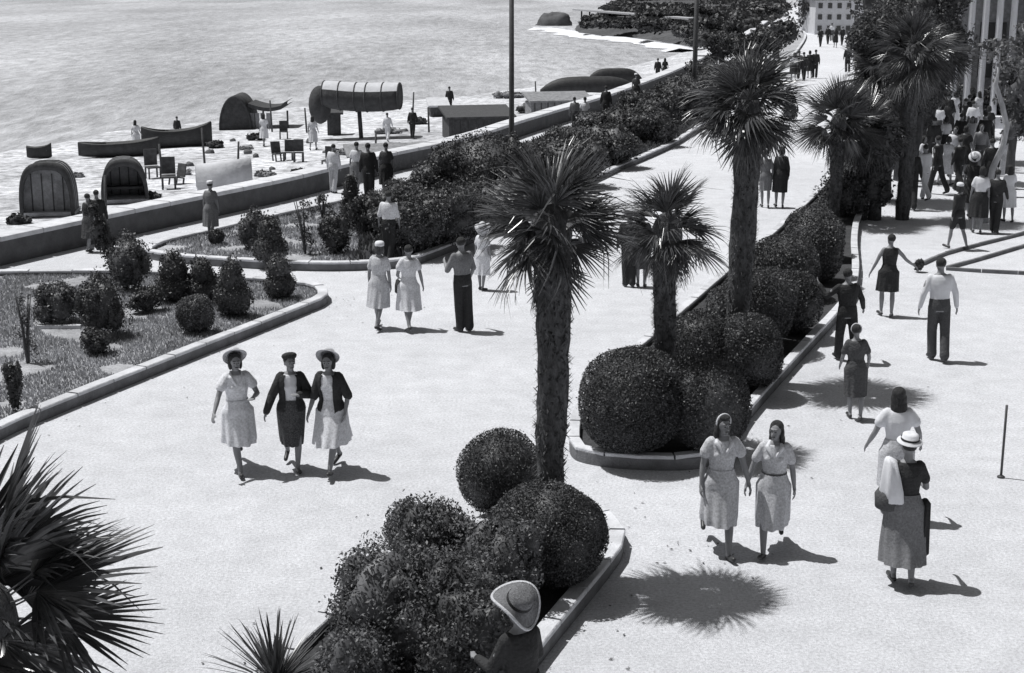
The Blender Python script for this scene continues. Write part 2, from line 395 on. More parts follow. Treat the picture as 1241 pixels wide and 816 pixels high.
# ------------------------------------------------------------------ foliage
def unit(n):
    v = rng.normal(size=(n, 3)); return v / np.linalg.norm(v, axis=1, keepdims=True)
def leaves(P, Nrm, size, asp=.5, bias=.6, sag=0.0):
    """leaf-shaped quads at points P, roughly facing Nrm"""
    n = len(P); sz = rng.uniform(.6, 1.25, n)[:, None] * size
    nn = Nrm * bias + unit(n) * (1 - bias) * 1.6; nn /= np.linalg.norm(nn, axis=1, keepdims=True)
    u = np.cross(nn, unit(n)); u /= np.linalg.norm(u, axis=1, keepdims=True) + 1e-9
    v_ = np.cross(nn, u)
    a = P - u * sz; b_ = P + v_ * sz * asp + nn * sz * .12; c = P + u * sz; d = P - v_ * sz * asp + nn * sz * .12
    VV = np.stack([a, b_, c, d], 1).reshape(-1, 3); FF = np.arange(4 * n).reshape(-1, 4)
    return VV, FF
def lobed(lobes, dens, size, lump=.14, lf=2.6, shell=.22, bias=.55, asp=.5, sprig=.0, core=.80, seed=0):
    Vs = []; Fs = []; off = 0
    def put(VV, FF):
        nonlocal off
        Vs.append(VV); Fs.append(FF + off); off += len(VV)
    for li, (c, r) in enumerate(lobes):
        c = np.array(c); r = np.array(r, float); n = int(dens * 4 * math.pi * (np.prod(r) ** (2 / 3)) / (size * size)); n = max(60, min(n, 90000))
        d = unit(n)
        K_ = 14; ph = rng.normal(size=(K_, 3)) * lf; pp = rng.uniform(0, 6.28, K_)
        nz = np.cos(d @ ph.T + pp).sum(1) / math.sqrt(K_)
        k = (1 + lump * nz) * (1 - shell * rng.uniform(0, 1, n) ** 1.7)
        if sprig: k = np.where(rng.uniform(0, 1, n) < .06, k * (1 + sprig * rng.uniform(0, 1, n)), k)
        put(*leaves(c + d * r * k[:, None], d / r / np.linalg.norm(d / r, axis=1, keepdims=True), size, asp, bias))
        if core:                                # lumpy closed form added to block light, standing for inner twigs and leaves
            e = MB().ell((0, 0, 0), (1, 1, 1), 16, 10); E_ = np.array([tuple(x) for x in e.v])
            dn = E_ / np.linalg.norm(E_, axis=1, keepdims=True); kk = core * (1 + lump * np.cos(dn @ ph.T + pp).sum(1) / math.sqrt(K_)) - .03
            VV = c + dn * r * kk[:, None]; q = np.array([f for f in e.f if len(f) == 4]); put(VV, q)
    return np.concatenate(Vs), np.concatenate(Fs)
def shrub(px, py, wpx, hpx, label, style='ball', m=None, name='shrub', group=None, cat='shrub', z=.10, dens=1.0, size=None):
    p = G(px, py, z); s_ = mpp(p); W = wpx * s_ / 2; H = hpx * s_ / math.cos(PITCH * .9)
    sz = size or max(.016, min(.11, 1.9 * s_))
    if style == 'ball':
        lobes = [((0, 0, H * .49), (W * .95, W * .95, H * .49))] + [((math.cos(a) * W * .28, math.sin(a) * W * .28, H * rnd.uniform(.42, .58)), (W * rnd.uniform(.66, .78),) * 2 + (H * rnd.uniform(.36, .42),)) for a in (rnd.uniform(0, 2), rnd.uniform(2, 4.1), rnd.uniform(4.1, 6.2))]
        kw = dict(lump=.085, lf=2.2, shell=.13, core=.90, bias=.5, sprig=.06); dens *= 2.0; sz *= .8
    elif style == 'cone': lobes = [((0, 0, H * .3), (W, W, H * .32)), ((0, 0, H * .6), (W * .72, W * .72, H * .40))]; kw = dict(lump=.10, sprig=.25, core=.86); dens *= 1.6
    elif style == 'leafy':
        lobes = [((0, 0, H * .5), (W * .75, W * .75, H * .48))]
        for k in range(9):
            a = rnd.uniform(0, 6.28); q = rnd.uniform(.35, .62); lobes.append(((math.cos(a) * W * q, math.sin(a) * W * q, H * rnd.uniform(.3, .78)), (W * rnd.uniform(.28, .42),) * 2 + (H * rnd.uniform(.18, .3),)))
        kw = dict(lump=.2, lf=4, sprig=.18, shell=.3, core=.78); dens *= 1.5
    else:                                        # spindly
        lobes = []
        for k in range(7):
            a = rnd.uniform(0, 6.28); q = rnd.uniform(0, .6); lobes.append(((math.cos(a) * W * q, math.sin(a) * W * q, H * (.2 + .75 * k / 7)), (W * .35, W * .35, H * .11)))
        kw = dict(lump=.3, lf=4, sprig=.5, core=0, shell=.8); dens *= .6
    VV, FF = lobed(lobes, .55 * dens, sz, **kw)
    if style in ('spindly',):
        o = empty(name, p); fo = link_mesh('foliage', np_mesh('foliage', VV, FF), m or M_leafm, o)
        st = MB()
        for k in range(4):
            a = rnd.uniform(0, 6.28); st.tube([(0, 0, -.03), (math.cos(a) * W * .2, math.sin(a) * W * .2, H * .5), (math.cos(a) * W * .5, math.sin(a) * W * .5, H * .92)], [.03, .02, .008], 6)
        st.build('stem', M_bark, o)
    else:
        o = link_mesh(name, np_mesh(name, VV, FF), m or M_leafd, loc=p, rz=rnd.uniform(0, 6), smooth=False)
    return tag(o, label, cat, group)

def tree(px, py, hpx, crown, label, trunk_r=.14, m=None, bark=None, name='tree', cat='tree', size=.10, lean=0.0, cw=None, dens=.5, z=0.1, multi=1, group=None):
    """crown: list of (dx, dz, rx, rz) in photo pixels from the base"""
    p = G(px, py, z); s_ = mpp(p); o = empty(name, p); tag(o, label, cat, group)
    lobes = []; tb = MB()
    for dx, dz, rx, rz in crown:
        dy = rnd.uniform(-.5, .5) * rx * s_
        lobes.append(((dx * s_, dy, dz * s_), (rx * s_, rx * s_ * .9, rz * s_)))
        for k in range(3):
            a = rnd.uniform(0, 6.28); lobes.append(((dx * s_ + math.cos(a) * rx * s_ * .75, dy + math.sin(a) * rx * s_ * .7, (dz + rnd.uniform(-.5, .6) * rz) * s_), (rx * s_ * .45, rx * s_ * .45, rz * s_ * .42)))
    top = max(l[0][2] for l in lobes)
    cx_ = sum(c[0] for c in crown) / len(crown) * s_
    for q in range(multi):
        ox = (q - (multi - 1) / 2) * trunk_r * 2.4
        tb.tube([(ox, 0, -.15), (ox * 1.1 + cx_ * .05, rnd.uniform(-.1, .1), top * .25), (ox * 1.4 + cx_ * .3, rnd.uniform(-.1, .1), top * .55), (cx_ * .8 + ox * 1.6, 0, top * .9)], [trunk_r * 1.25, trunk_r, trunk_r * .8, trunk_r * .35], 10, .06)
    for c, r in lobes[::2]:
        st = Vector((cx_ * .2, 0, top * rnd.uniform(.35, .55))); e = Vector(c)
        tb.tube([st, st.lerp(e, .5) + Vector((0, 0, .1)), e], [trunk_r * .5, trunk_r * .3, trunk_r * .1], 6)
    tb.build('trunk', bark or M_bark, o)
    VV, FF = lobed(lobes, dens * 1.3, size * .72, lump=.22, lf=4, shell=.4, sprig=.3, core=.68, bias=.4)
    link_mesh('crown', np_mesh('crown', VV, FF), m or M_leafd, o, smooth=False)
    return o

# ---- fan palms
def frond_mesh(Lp, Ls, nseg, spread, droop, r, wf=1.0):
    mb = MB(); V = []; F = []
    pts = [(0, 0, 0), (Lp * .5, 0, Lp * .03), (Lp, 0, 0)]
    mb.tube([Vector(p) + Vector((0, 0, 0)) for p in pts], [.014, .010, .008], 5)
    o = Vector((Lp, 0, 0))
    for k in range(nseg):
        f = (k + .5) / nseg * 2 - 1; a = f * spread + r.uniform(-.03, .03)
        L = Ls * (1 - .33 * abs(f) ** 2) * r.uniform(.9, 1.05); d = Vector((math.cos(a), math.sin(a), -.05 - .12 * abs(f)))
        side = Vector((-math.sin(a), math.cos(a), 0)); dr = droop * r.uniform(.4, 1.6) + (.8 if r.random() < .04 else 0)
        b = len(V)
        for t_, wd in ((0, .004), (.3, .34 * spread / nseg * Ls * wf), (.55, .34 * spread / nseg * Ls * wf), (.8, .19 * spread / nseg * Ls * wf), (1, .002)):
            c = o + d * (L * t_) + Vector((0, 0, -dr * L * t_ ** 3)) - d * (dr * .3 * L * t_ ** 3)
            V += [c - side * wd + Vector((0, 0, wd * .7)), c, c + side * wd + Vector((0, 0, wd * .7))]
        for q in range(4):
            i = b + q * 3; F += [(i, i + 3, i + 4, i + 1), (i + 1, i + 4, i + 5, i + 2)]
    mb.add(V, F); return mb
def palm(px, py, crown_py, r_px, trunk_w, label, n=42, seed=1, lean_px=0, name='fan_palm', z=.1, base=None, hgt=None, Rm=None, dead=3, low=-30, big=False):
    r = random.Random(seed)
    p = base or G(px, py, z); s_ = mpp(p)
    if hgt is None:
        d = ray(px, crown_py); hgt = CAMH + d.z * (p.y / d.y) - p.z
    Rc = Rm or r_px * s_; o = empty(name, p); tag(o, label, 'palm tree')
    # trunk: rough fibre coat, thicker towards the crown
    tw0, tw1 = trunk_w; tb = MB(); pts = []; rad = []
    for k in range(24):
        u = k / 23; pts.append((lean_px * s_ * u ** 1.5 + .02 * math.sin(u * 7 + seed), .02 * math.cos(u * 5 + seed), -.2 + (hgt + .2) * u)); rad.append((tw0 + (tw1 - tw0) * u ** .8) / 2 * (.85 + .15 * r.random()))
    tb.tube(pts, rad, 16, .07)
    Pn = 1500; u = rng.uniform(0.03, .97, Pn); a = rng.uniform(0, 6.283, Pn)
    rr = np.interp(u, np.linspace(0, 1, 24), rad) * .97
    cx = np.interp(u, np.linspace(0, 1, 24), [q[0] for q in pts]); cy = np.interp(u, np.linspace(0, 1, 24), [q[1] for q in pts]); cz = np.interp(u, np.linspace(0, 1, 24), [q[2] for q in pts])
    er = np.stack([np.cos(a), np.sin(a), np.zeros(Pn)], 1); et = np.stack([-np.sin(a), np.cos(a), np.zeros(Pn)], 1); ez = np.array([0, 0, 1.])
    c0 = np.stack([cx, cy, cz], 1) + er * rr[:, None]; L = rng.uniform(.03, .09, Pn)[:, None]; wd = rng.uniform(.006, .02, Pn)[:, None]
    tip = c0 + (er * .75 + ez * rng.choice([-.6, .8], Pn)[:, None]) * L
    VV = np.stack([c0 - et * wd, c0 + et * wd, tip + et * wd * .3, tip - et * wd * .3], 1).reshape(-1, 3)
    tb.add(VV.tolist(), [tuple(range(4 * i, 4 * i + 4)) for i in range(Pn)])
    tb.build('trunk', M_trunk, o)
    top = Vector((lean_px * s_, 0, hgt))
    MB().ell((top.x, top.y, hgt - .04), (.22, .22, .34), 12, 8).build('crown_heart', M_trunk, o)
    var = [frond_mesh(Rc * r.uniform(.26, .44), Rc * r.uniform(.60, .70), 28 if big else 26, R(r.uniform(58, 88)), r.uniform(.02, .30), r, 1.5 if big else 1.15).mesh('frond') for _ in range(6)]
    for me in var:
        me.materials.append(M_frond)
    for k in range(n + dead):
        u = k / (n - 1) if k < n else 1.0
        el = R(82 - (82 - low) * min(u, 1) ** .85 + r.uniform(-14, 14)); az = k * 2.39996 + r.uniform(-.35, .35)
        if k >= n: el = R(r.uniform(-78, -55))
        if big and .35 < u < .6 and k % 3: el += R(8)
        f = bpy.data.objects.new('frond', var[k % 6]); C.objects.link(f); f.parent = o
        f.matrix_local = Matrix.Translation(top + Vector((0, 0, -.10 * u + .05))) @ Matrix.Rotation(az, 4, 'Z') @ Matrix.Rotation(-el, 4, 'Y') @ Matrix.Rotation(R(r.uniform(-50, 50)), 4, 'X') @ Matrix.Scale(r.uniform(.82, 1.12), 4)
    return o

palm(668, 685, 278, 104, (.27, .42), 'fan palm with the thickest trunk, standing in the near planter behind a ball bush', 38, 3, -2)
palm(802, 530, 283, 76, (.30, .36), 'smaller fan palm rising from the planter between two taller palms', 34, 5)
palm(893, 455, 135, 88, (.40, .46), 'tallest fan palm, its long trunk rising over the round bushes', 40, 9, 2)
palm(1010, 268, 150, 60, (.34, .38), 'left one of two fan palms beside the dark trees at the planter end', 34, 11)
palm(1044, 262, 160, 60, (.34, .38), 'right one of two fan palms beside the dark trees at the planter end', 34, 12)
pb = PX = G(-22, 735, 2.6)
palm(0, 0, 0, 0, (.3, .38), 'fan palm at the bottom left corner, only its big crown in view', 40, 21, base=Vector((pb.x, pb.y, 0)), hgt=2.50, Rm=1.12, low=-60, dead=8, big=True)

# ---- round clipped bushes of the palm planter
bl = [(765, 548, 138, 132, 'large round clipped bush at the near end of the palm planter', 'ball'),
      (858, 548, 104, 118, 'wide dark bush by the kerb behind the two women holding hands', 'ball'),
      (846, 470, 92, 95, 'round bush right of the smaller palm trunk', 'ball'),
      (902, 472, 98, 96, 'bushy mound against the straight kerb under the tallest palm', 'ball'),
      (912, 420, 108, 98, 'tall rounded bush directly around the tallest palm trunk', 'ball'),
      (958, 404, 72, 80, 'round bush halfway along the kerb, left of the man by the kerb', 'ball'),
      (948, 360, 96, 76, 'broad domed bush behind the tallest palm', 'ball'),
      (992, 342, 62, 74, 'dark dome of clipped foliage before the two far palms', 'ball'),
      (984, 314, 78, 60, 'smooth domed bush nearest the two far palms', 'ball')]
for a in bl: shrub(*a[:4], a[4], a[5], M_leafd, 'clipped_bush', 'rounded bushes in the palm planter', 'bush')
# ---- near planter
nl = [(607, 622, 104, 104, 'clipped round ball bush just left of the near palm trunk', 'ball', M_leafd),
      (668, 708, 140, 128, 'dense rounded bush in front of the near palm trunk', 'ball', M_leafd),
      (520, 704, 138, 108, 'leafy bush at the back left of the near planter', 'leafy', M_leafm),
      (600, 740, 130, 118, 'leafy bush in the middle of the near planter', 'leafy', M_leafm),
      (470, 815, 190, 160, 'big loose leafy bush at the front left of the near planter', 'leafy', M_leafm),
      (575, 850, 170, 170, 'big dark leafy bush beside the person in the straw hat', 'leafy', M_leafd),
      (430, 870, 130, 120, 'low leafy bush beside the spiky plant', 'leafy', M_leafm),
      (560, 790, 150, 120, 'leafy bush in the thick of the near planter', 'leafy', M_leafm)]
for a in nl: shrub(*a[:4], a[4], a[5], a[6], 'leafy_bush' if a[5] == 'leafy' else 'clipped_bush', 'bushes in the near planter', 'bush', size=.018 if a[5] == 'ball' else .022)

def spiky(px, py, label, n=90, L=.75, name='spiky_plant', m=None, z=.1):
    p = G(px, py, z); mb = MB(); V = []; F = []
    for k in range(n):
        az = rnd.uniform(0, 6.28); el = R(rnd.uniform(25, 88)); l = L * rnd.uniform(.6, 1.1); d = Vector((math.cos(az) * math.cos(el), math.sin(az) * math.cos(el), math.sin(el)))
        s_ = d.cross(Vector((0, 0, 1))).normalized(); b = len(V)
        for t_, wd in ((0, .014), (.4, .013), (.8, .007), (1, .001)):
            c = Vector((rnd.uniform(-.01, .01), 0, 0)) + d * (l * t_) + Vector((0, 0, -.15 * l * t_ ** 2)); V += [c - s_ * wd, c + s_ * wd]
        for q in range(3): i = b + 2 * q; F.append((i, i + 1, i + 3, i + 2))
    mb.add(V, F); o = mb.build(name, m or M_frond, loc=p); return tag(o, label, 'plant')
spiky(335, 830, 'spiky yucca like plant at the bottom edge left of the big bushes', 130, .80)

# ---- lawn bed and long bed planting
veg = [(72, 392, 58, 46, 'loose pale leafed shrub on the lawn above the short pale strip', 'leafy', M_leafm),
       (126, 408, 62, 66, 'darkest and largest round shrub on the near lawn', 'leafy', M_leafd),
       (117, 430, 38, 30, 'small low shrub in front of the large round lawn shrub', 'leafy', M_leafd),
       (178, 378, 44, 28, 'low spreading shrub in the middle of the lawn', 'leafy', M_leafd),
       (212, 366, 44, 58, 'upright dense shrub left of two others on the lawn back edge', 'cone', M_leafd),
       (247, 366, 38, 52, 'upright shrub between two dark ones on the lawn back edge', 'cone', M_leafd),
       (283, 384, 42, 66, 'tapering dark shrub near the right end of the lawn', 'cone', M_leafd),
       (238, 404, 42, 46, 'round shrub in the front centre of the lawn', 'ball', M_leafm),
       (339, 362, 36, 50, 'tapering shrub nearest the rounded tip of the lawn', 'cone', M_leafd),
       (34, 440, 34, 82, 'spindly sparse shrub at the left edge of the lawn', 'spindly', M_leafm),
       (20, 500, 24, 60, 'dark shrub cut by the left edge above the kerb', 'leafy', M_leafd),
       (160, 352, 52, 62, 'bushy shrub behind the thin dark sapling', 'leafy', M_leafm)]
for a in veg: shrub(a[0], a[1], a[2] * 1.12, a[3] * 1.08, a[4], a[5], a[6], 'lawn_shrub', 'shrubs on the near lawn', 'shrub')
tree(140, 340, 100, [(-18, 62, 12, 14), (-8, 40, 12, 16), (4, 20, 14, 16), (-24, 85, 7, 10)], 'thin dark sapling leaning left in front of the sea wall', .05, M_leafd, name='sapling', size=.05, dens=.45, cat='sapling')
vb = [(306, 304, 32, 46, 'leafy shrub at the left end of the long bed', 'leafy', M_leafm),
      (328, 320, 34, 54, 'dark shrub overhanging the kerb of the long bed', 'cone', M_leafd),
      (262, 297, 16, 18, 'tiny dark shrub at the very tip of the long bed', 'ball', M_leafd),
      (370, 308, 38, 64, 'spindly tall shrub left in the long bed', 'spindly', M_leafl),
      (408, 308, 38, 46, 'rounded shrub before the cypress in the long bed', 'leafy', M_leafd),
      (426, 278, 22, 62, 'narrow dark cypress shrub in the long bed', 'cone', M_leafd),
      (446, 288, 40, 46, 'dark shrub right of the narrow cypress', 'leafy', M_leafd),
      (392, 270, 26, 34, 'small light shrub near the path by the wall', 'spindly', M_leafl),
      (500, 306, 66, 60, 'wide dark shrub right of the man in a pale shirt', 'leafy', M_leafd),
      (545, 296, 76, 66, 'large dark shrub beside the bend of the long kerb', 'leafy', M_leafd),
      (492, 262, 50, 40, 'leafy shrub in the middle of the dense planting', 'leafy', M_leafm),
      (535, 240, 56, 44, 'mid tone shrub near the wall path and first pole', 'leafy', M_leafm),
      (588, 245, 92, 76, 'biggest dark shrub left of the tall pole', 'leafy', M_leafd),
      (640, 240, 76, 62, 'dark shrub right of the tall pole behind the near palm', 'leafy', M_leafd),
      (610, 275, 60, 50, 'shrub hidden behind the crown of the near palm', 'leafy', M_leafm),
      (690, 222, 74, 60, 'dark shrub above the near palm crown', 'leafy', M_leafd),
      (690, 190, 60, 40, 'shrub by the wall path below the pair in white', 'leafy', M_leafm),
      (735, 200, 70, 54, 'dark shrub behind the kerb between two palm crowns', 'leafy', M_leafd),
      (760, 170, 62, 48, 'shrub filling the long bed under the second boat', 'leafy', M_leafd),
      (790, 175, 56, 44, 'dark shrub touching the kerb left of the tallest palm', 'leafy', M_leafd),
      (815, 140, 60, 44, 'shrub left of the tallest palm crown', 'leafy', M_leafd),
      (850, 145, 60, 50, 'shrub hidden behind the tallest palm crown', 'leafy', M_leafd),
      (860, 112, 50, 42, 'shrub near the second pole', 'leafy', M_leafd),
      (905, 108, 46, 44, 'shrub at the bend of the far kerb', 'leafy', M_leafd),
      (660, 205, 50, 36, 'shrub at the wall path left of the pair in grey and white', 'leafy', M_leafd),
      (720, 165, 44, 30, 'low shrub by the wall path under the lone dark figure', 'leafy', M_leafm),
      (570, 270, 60, 50, 'leafy shrub left of the near palm crown top', 'leafy', M_leafd),
      (465, 268, 40, 34, 'shrub behind the man in a pale shirt', 'leafy', M_leafm),
      (800, 155, 50, 40, 'shrub between the long kerb and the second pole', 'leafy', M_leafd),
      (660, 240, 56, 52, 'dense shrub behind the top of the near palm', 'leafy', M_leafd),
      (775, 140, 50, 30, 'low shrub by the path below the figure at the boat end', 'leafy', M_leafd),
      (835, 118, 44, 30, 'shrub at the foot of the second pole', 'leafy', M_leafm)]
for a in vb: shrub(a[0], a[1], a[2] * (1.25 if a[0] < 480 else 1.6 if a[0] < 640 else 1.4), a[3] * (1.1 if a[0] < 640 else .92), a[4], a[5], a[6], 'bed_shrub', 'shrubs in the long bed', 'shrub')
shrub(957, 146, 20, 34, 'small dark shrub alone on the far left of the promenade', 'cone', M_leafd, z=0)

# lawn grass (uncountable)
def grass(name, poly, n, hgt, m=M_grass, z=.1, ymax=1e9, wdt=.012, xmin=-1e9, xmax=1e9):
    xs = [p.x for p in poly]; ys = [p.y for p in poly]; P = []
    while len(P) < n:
        x = rnd.uniform(max(min(xs), -22), max(xs)); y = rnd.uniform(min(ys), min(max(ys), ymax))
        if xmin < x < xmax and inside(poly, x, y) and noise.noise(Vector((x * .9, y * .9, 3))) > -.25: P.append((x, y, z))
    P = np.array(P); n = len(P); a = rng.uniform(0, 6.28, n); d = np.stack([np.cos(a), np.sin(a), np.zeros(n)], 1)
    h = rng.uniform(.4, 1, n)[:, None] * hgt; le = unit(n) * h * .6; le[:, 2] = 0
    tip = P + le + np.array([0, 0, 1.]) * h
    VV = np.stack([P - d * wdt, P + d * wdt, tip + d * wdt * .3, tip - d * wdt * .3], 1).reshape(-1, 3)
    o = link_mesh(name, np_mesh(name, VV, np.arange(4 * n).reshape(-1, 4)), m, smooth=False)
    tag(o, ('rough dry grass covering the near lawn' if name == 'lawn_grass' else 'pale grass at the left end of the long bed') if 'grass' in name else 'low ground cover under the shrubs of the long bed', 'grass', kind='stuff')
grass('lawn_grass', BA, 60000, .07)
xs_ = G(440, 300).x
grass('ground_cover', BB, 60000, .28, M_leafm, wdt=.045, ymax=110, xmin=xs_)
grass('bed_grass', BB, 12000, .09, M_grass, wdt=.02, xmax=xs_)

FL = []
for poly_, nn_ in ((BC, 160), (BD, 220), (BA, 120), (BB, 200)):
    for _ in range(nn_):
        p = rnd.choice(poly_); q = p.lerp(rnd.choice(poly_), rnd.random() * .1); x, y = q.x + rnd.gauss(.25, .8), q.y + rnd.gauss(0, .9)
        if y < 80 and not any(inside(b_, x, y) for b_ in (BA, BB, BC, BD)): FL.append((x, y, .012))
FL = np.array(FL); VV, FF = leaves(FL, np.tile([0, 0, 1.], (len(FL), 1)), .026, .5, .85)
tag(link_mesh('fallen_leaves', np_mesh('fallen_leaves', VV, FF), M_leafm, smooth=False), 'scattered fallen leaves along the kerbs', 'leaves', kind='stuff')
# ---- trees of the avenue (right of centre) and the far background
tree(1060, 262, 230, [(-4, 40, 22, 36), (2, 90, 24, 34)], 'dark dense tree behind the two far palms', .16, M_leafd, size=.085, dens=.6)
palm(1094, 262, 66, 62, (.42, .50), 'tall shaggy palm at the left of the crowd, highest of the avenue row', 40, 31, dead=14, low=-62)
palm(1066, 240, 92, 66, (.40, .46), 'tall shaggy palm behind the two far planter palms', 36, 33, dead=12, low=-62)
palm(1122, 196, 66, 62, (.42, .50), 'shaggy palm just left of the white columns', 36, 35, dead=12, low=-62)
palm(1082, 190, 40, 56, (.42, .50), 'tall palm deep in the dark avenue row, crown reaching the picture top', 34, 37, dead=10, low=-60)
tree(1072, 238, 230, [(-22, 150, 26, 38), (8, 132, 28, 36), (-14, 196, 34, 34), (24, 190, 32, 38), (0, 100, 22, 26)], 'dense dark tree in the avenue left of the tall shaggy palms', .16, M_leafd, size=.08, dens=.7)
tree(1098, 215, 200, [(4, 100, 24, 34), (0, 190, 40, 40), (30, 205, 30, 34), (-10, 140, 26, 30)], 'tall leafy tree with its trunk beside the crowd', .17, M_leafd, size=.085, dens=.6, multi=2)
tree(1020, 262, 50, [(0, 26, 26, 30), (14, 30, 20, 34)], 'low dark cone of foliage at the foot of the two far palms', .08, M_leafd, size=.06, dens=.8, name='small_tree')
for k, (x, y, ww, hh, lb) in enumerate([(1140, 152, 40, 44, 'dark hedge shrub at the left foot of the columns'), (1168, 150, 40, 46, 'dark hedge shrub below the middle columns'), (1198, 152, 40, 44, 'dark hedge shrub below the last columns'), (1228, 158, 44, 60, 'tall dark hedge shrub at the right edge behind the crowd'), (1118, 168, 34, 50, 'dark hedge shrub beside the avenue tree trunk')]):
    shrub(x, y, ww, hh, lb, 'leafy', M_leafd, 'hedge_shrub', 'hedge shrubs before the columned building', 'shrub', z=0, dens=1.5)
tree(1062, 160, 130, [(0, 60, 30, 40), (-8, 100, 34, 34), (14, 95, 32, 34), (0, 160, 40, 34), (10, 210, 40, 34)], 'dark avenue tree farther along the planter', .2, M_leafd, size=.13)
tree(1112, 190, 170, [(0, 118, 34, 30), (16, 140, 34, 26), (-10, 90, 24, 22), (-16, 190, 34, 36), (-6, 240, 38, 36)], 'dark tree left of the white columned building', .2, M_leafd, size=.12, multi=2)
tree(1070, 105, 90, [(0, 50, 34, 34), (-14, 70, 24, 26)], 'far avenue tree on the right side of the road', .25, M_leafd, size=.2)
tree(908, 92, 60, [(0, 26, 22, 18), (-14, 38, 18, 14), (18, 40, 20, 16)], 'far dark tree left of the distant promenade', .25, M_leafd, size=.2)
tree(940, 70, 62, [(0, 26, 22, 16), (14, 32, 16, 14)], 'far dark tree overhanging the distant promenade', .25, M_leafd, size=.22)
tree(875, 78, 50, [(0, 22, 24, 18), (-20, 30, 20, 12)], 'small far tree right of the second pole', .2, M_leafd, size=.18)
tree(985, 38, 45, [(0, 22, 26, 18), (20, 26, 22, 16)], 'distant tree at the top of the promenade', .3, M_leafd, size=.3)
tree(1222, 235, 200, [(10, 130, 32, 36), (28, 170, 34, 40), (4, 80, 16, 20)], 'dark leafed tree at the right edge of the crowd', .13, M_leafm, size=.1, dens=.35)
# pale bending trunk among the crowd
p0 = G(1192, 270, 0); s_ = mpp(p0); o = empty('pale_tree', p0); tag(o, 'slender pale barked tree bending up among the crowd at right', 'tree')
MB().tube([Vector((dx * s_, 0, dz * s_)) for dx, dz in ((0, -4), (2, 30), (6, 66), (16, 92), (19, 116), (12, 140), (2, 165), (4, 190))], [.11, .10, .09, .085, .08, .07, .06, .04], 8).build('trunk', M_pbark, o)
VV, FF = lobed([((4 * s_, 0, 205 * s_), (34 * s_, 1, 18 * s_)), ((30 * s_, .3, 190 * s_), (24 * s_, .8, 16 * s_))], .4, .09, lump=.25, lf=4, shell=.6, core=0)
link_mesh('crown', np_mesh('crown', VV, FF), M_leafm, o, smooth=False)
for k, (x, y, ww, hh) in enumerate([(790, 40, 60, 16), (740, 34, 60, 12), (835, 48, 50, 22), (860, 40, 50, 18), (800, 26, 70, 12), (900, 46, 50, 26), (850, 22, 60, 14), (930, 22, 50, 18), (720, 26, 40, 8)]):
    shrub(x, y, ww, hh, ['low dark thicket on the far headland shore', 'flat dark thicket by the far pier', 'dark thicket behind the surf line', 'thicket right of the second pole top', 'thicket at the top of the far headland', 'thicket by the first far roof', 'thicket behind the far roofs', 'thicket at the top beside the distant trees', 'thicket at the root of the far pier'][k], 'leafy', M_leafd, 'thicket', 'thickets on the far headland', 'thicket', z=-.4, size=.35, dens=1.2)

LBX = ['left', 'middle', 'right']
for k in range(15):
    x = 715 + 15 * k; y = [34, 27, 20][k % 3] + (k > 9) * 4
    shrub(x, y, rnd.uniform(26, 44), rnd.uniform(5, 9), 'dark scrub patch on the far headland, number %d counted from the far left' % (k + 1) if 0 else 'dark far scrub patch, ' + ['lower edge', 'mid slope', 'top'][k % 3] + ' of the far headland, ' + ['left end', 'left of centre', 'centre', 'right of centre', 'right end'][k // 3], 'leafy', M_leafd, 'thicket', 'thickets on the far headland', 'thicket', z=-.5, size=.35)
# ------------------------------------------------------------------ rocks, pier, surf, far buildings
def rock(px, py, wpx, hpx, label):
    p = G(px, py, Z_SEA); s_ = mpp(p); mb = MB().ell((0, 0, 0), (1, 1, 1), 22, 14); V3 = []
    for v in mb.v:
        k = 1 + .35 * noise.noise(Vector(v) * 1.7 + p * .1) + .15 * noise.noise(Vector(v) * 5)
        V3.append((v[0] * wpx * s_ / 2 * k, v[1] * wpx * s_ * .4 * k, v[2] * hpx * s_ * .9 * k))
    mb.v = V3; return tag(mb.build('rock', M_rock, loc=p), label, 'rock')
rock(672, 31, 44, 17, 'dark rounded rock standing alone in the sea at the top')
rock(720, 36, 40, 10, 'low dark rock at the foot of the far pier')
pr = G(700, 26, Z_SEA); s_ = mpp(pr); pe = G(842, 41, Z_SEA); dv = pe - pr
o = empty('pier', pr); tag(o, 'thin pier deck on posts off the far headland', 'pier')
mb = MB(); L_ = dv.length; az = math.atan2(dv.y, dv.x); mb.box(dv / 2 + Vector((0, 0, 2.0)), (L_, 2.0, .25), az); mb.build('deck', M_woodl, o, smooth=False)
for k in range(12):
    MB().tube([dv * (k + .5) / 12 + Vector((0, 0, -1)), dv * (k + .5) / 12 + Vector((0, 0, 1.86))], .14, 6).build('post', M_wood, o)
P3 = []
for _ in range(60000):
    x = rnd.uniform(min(p.x for p in hl), max(p.x for p in hl)); y = rnd.uniform(min(p.y for p in hl), max(p.y for p in hl))
    if inside(hl, x, y) and noise.noise(Vector((x * .045, y * .02, 1))) > -.12: P3.append((x, y, -.5 + rnd.random() * (.5 + 1.0 * noise.noise(Vector((x * .08, y * .05, 5))))))
P3 = np.array(P3[:26000]); VV, FF = leaves(P3, np.tile([0, -.3, 1.], (len(P3), 1)), .55, .6, .3)
tag(link_mesh('far_scrub', np_mesh('far_scrub', VV, FF), M_leafd, smooth=False), 'low dark scrub covering the far headland', 'scrub', kind='stuff')
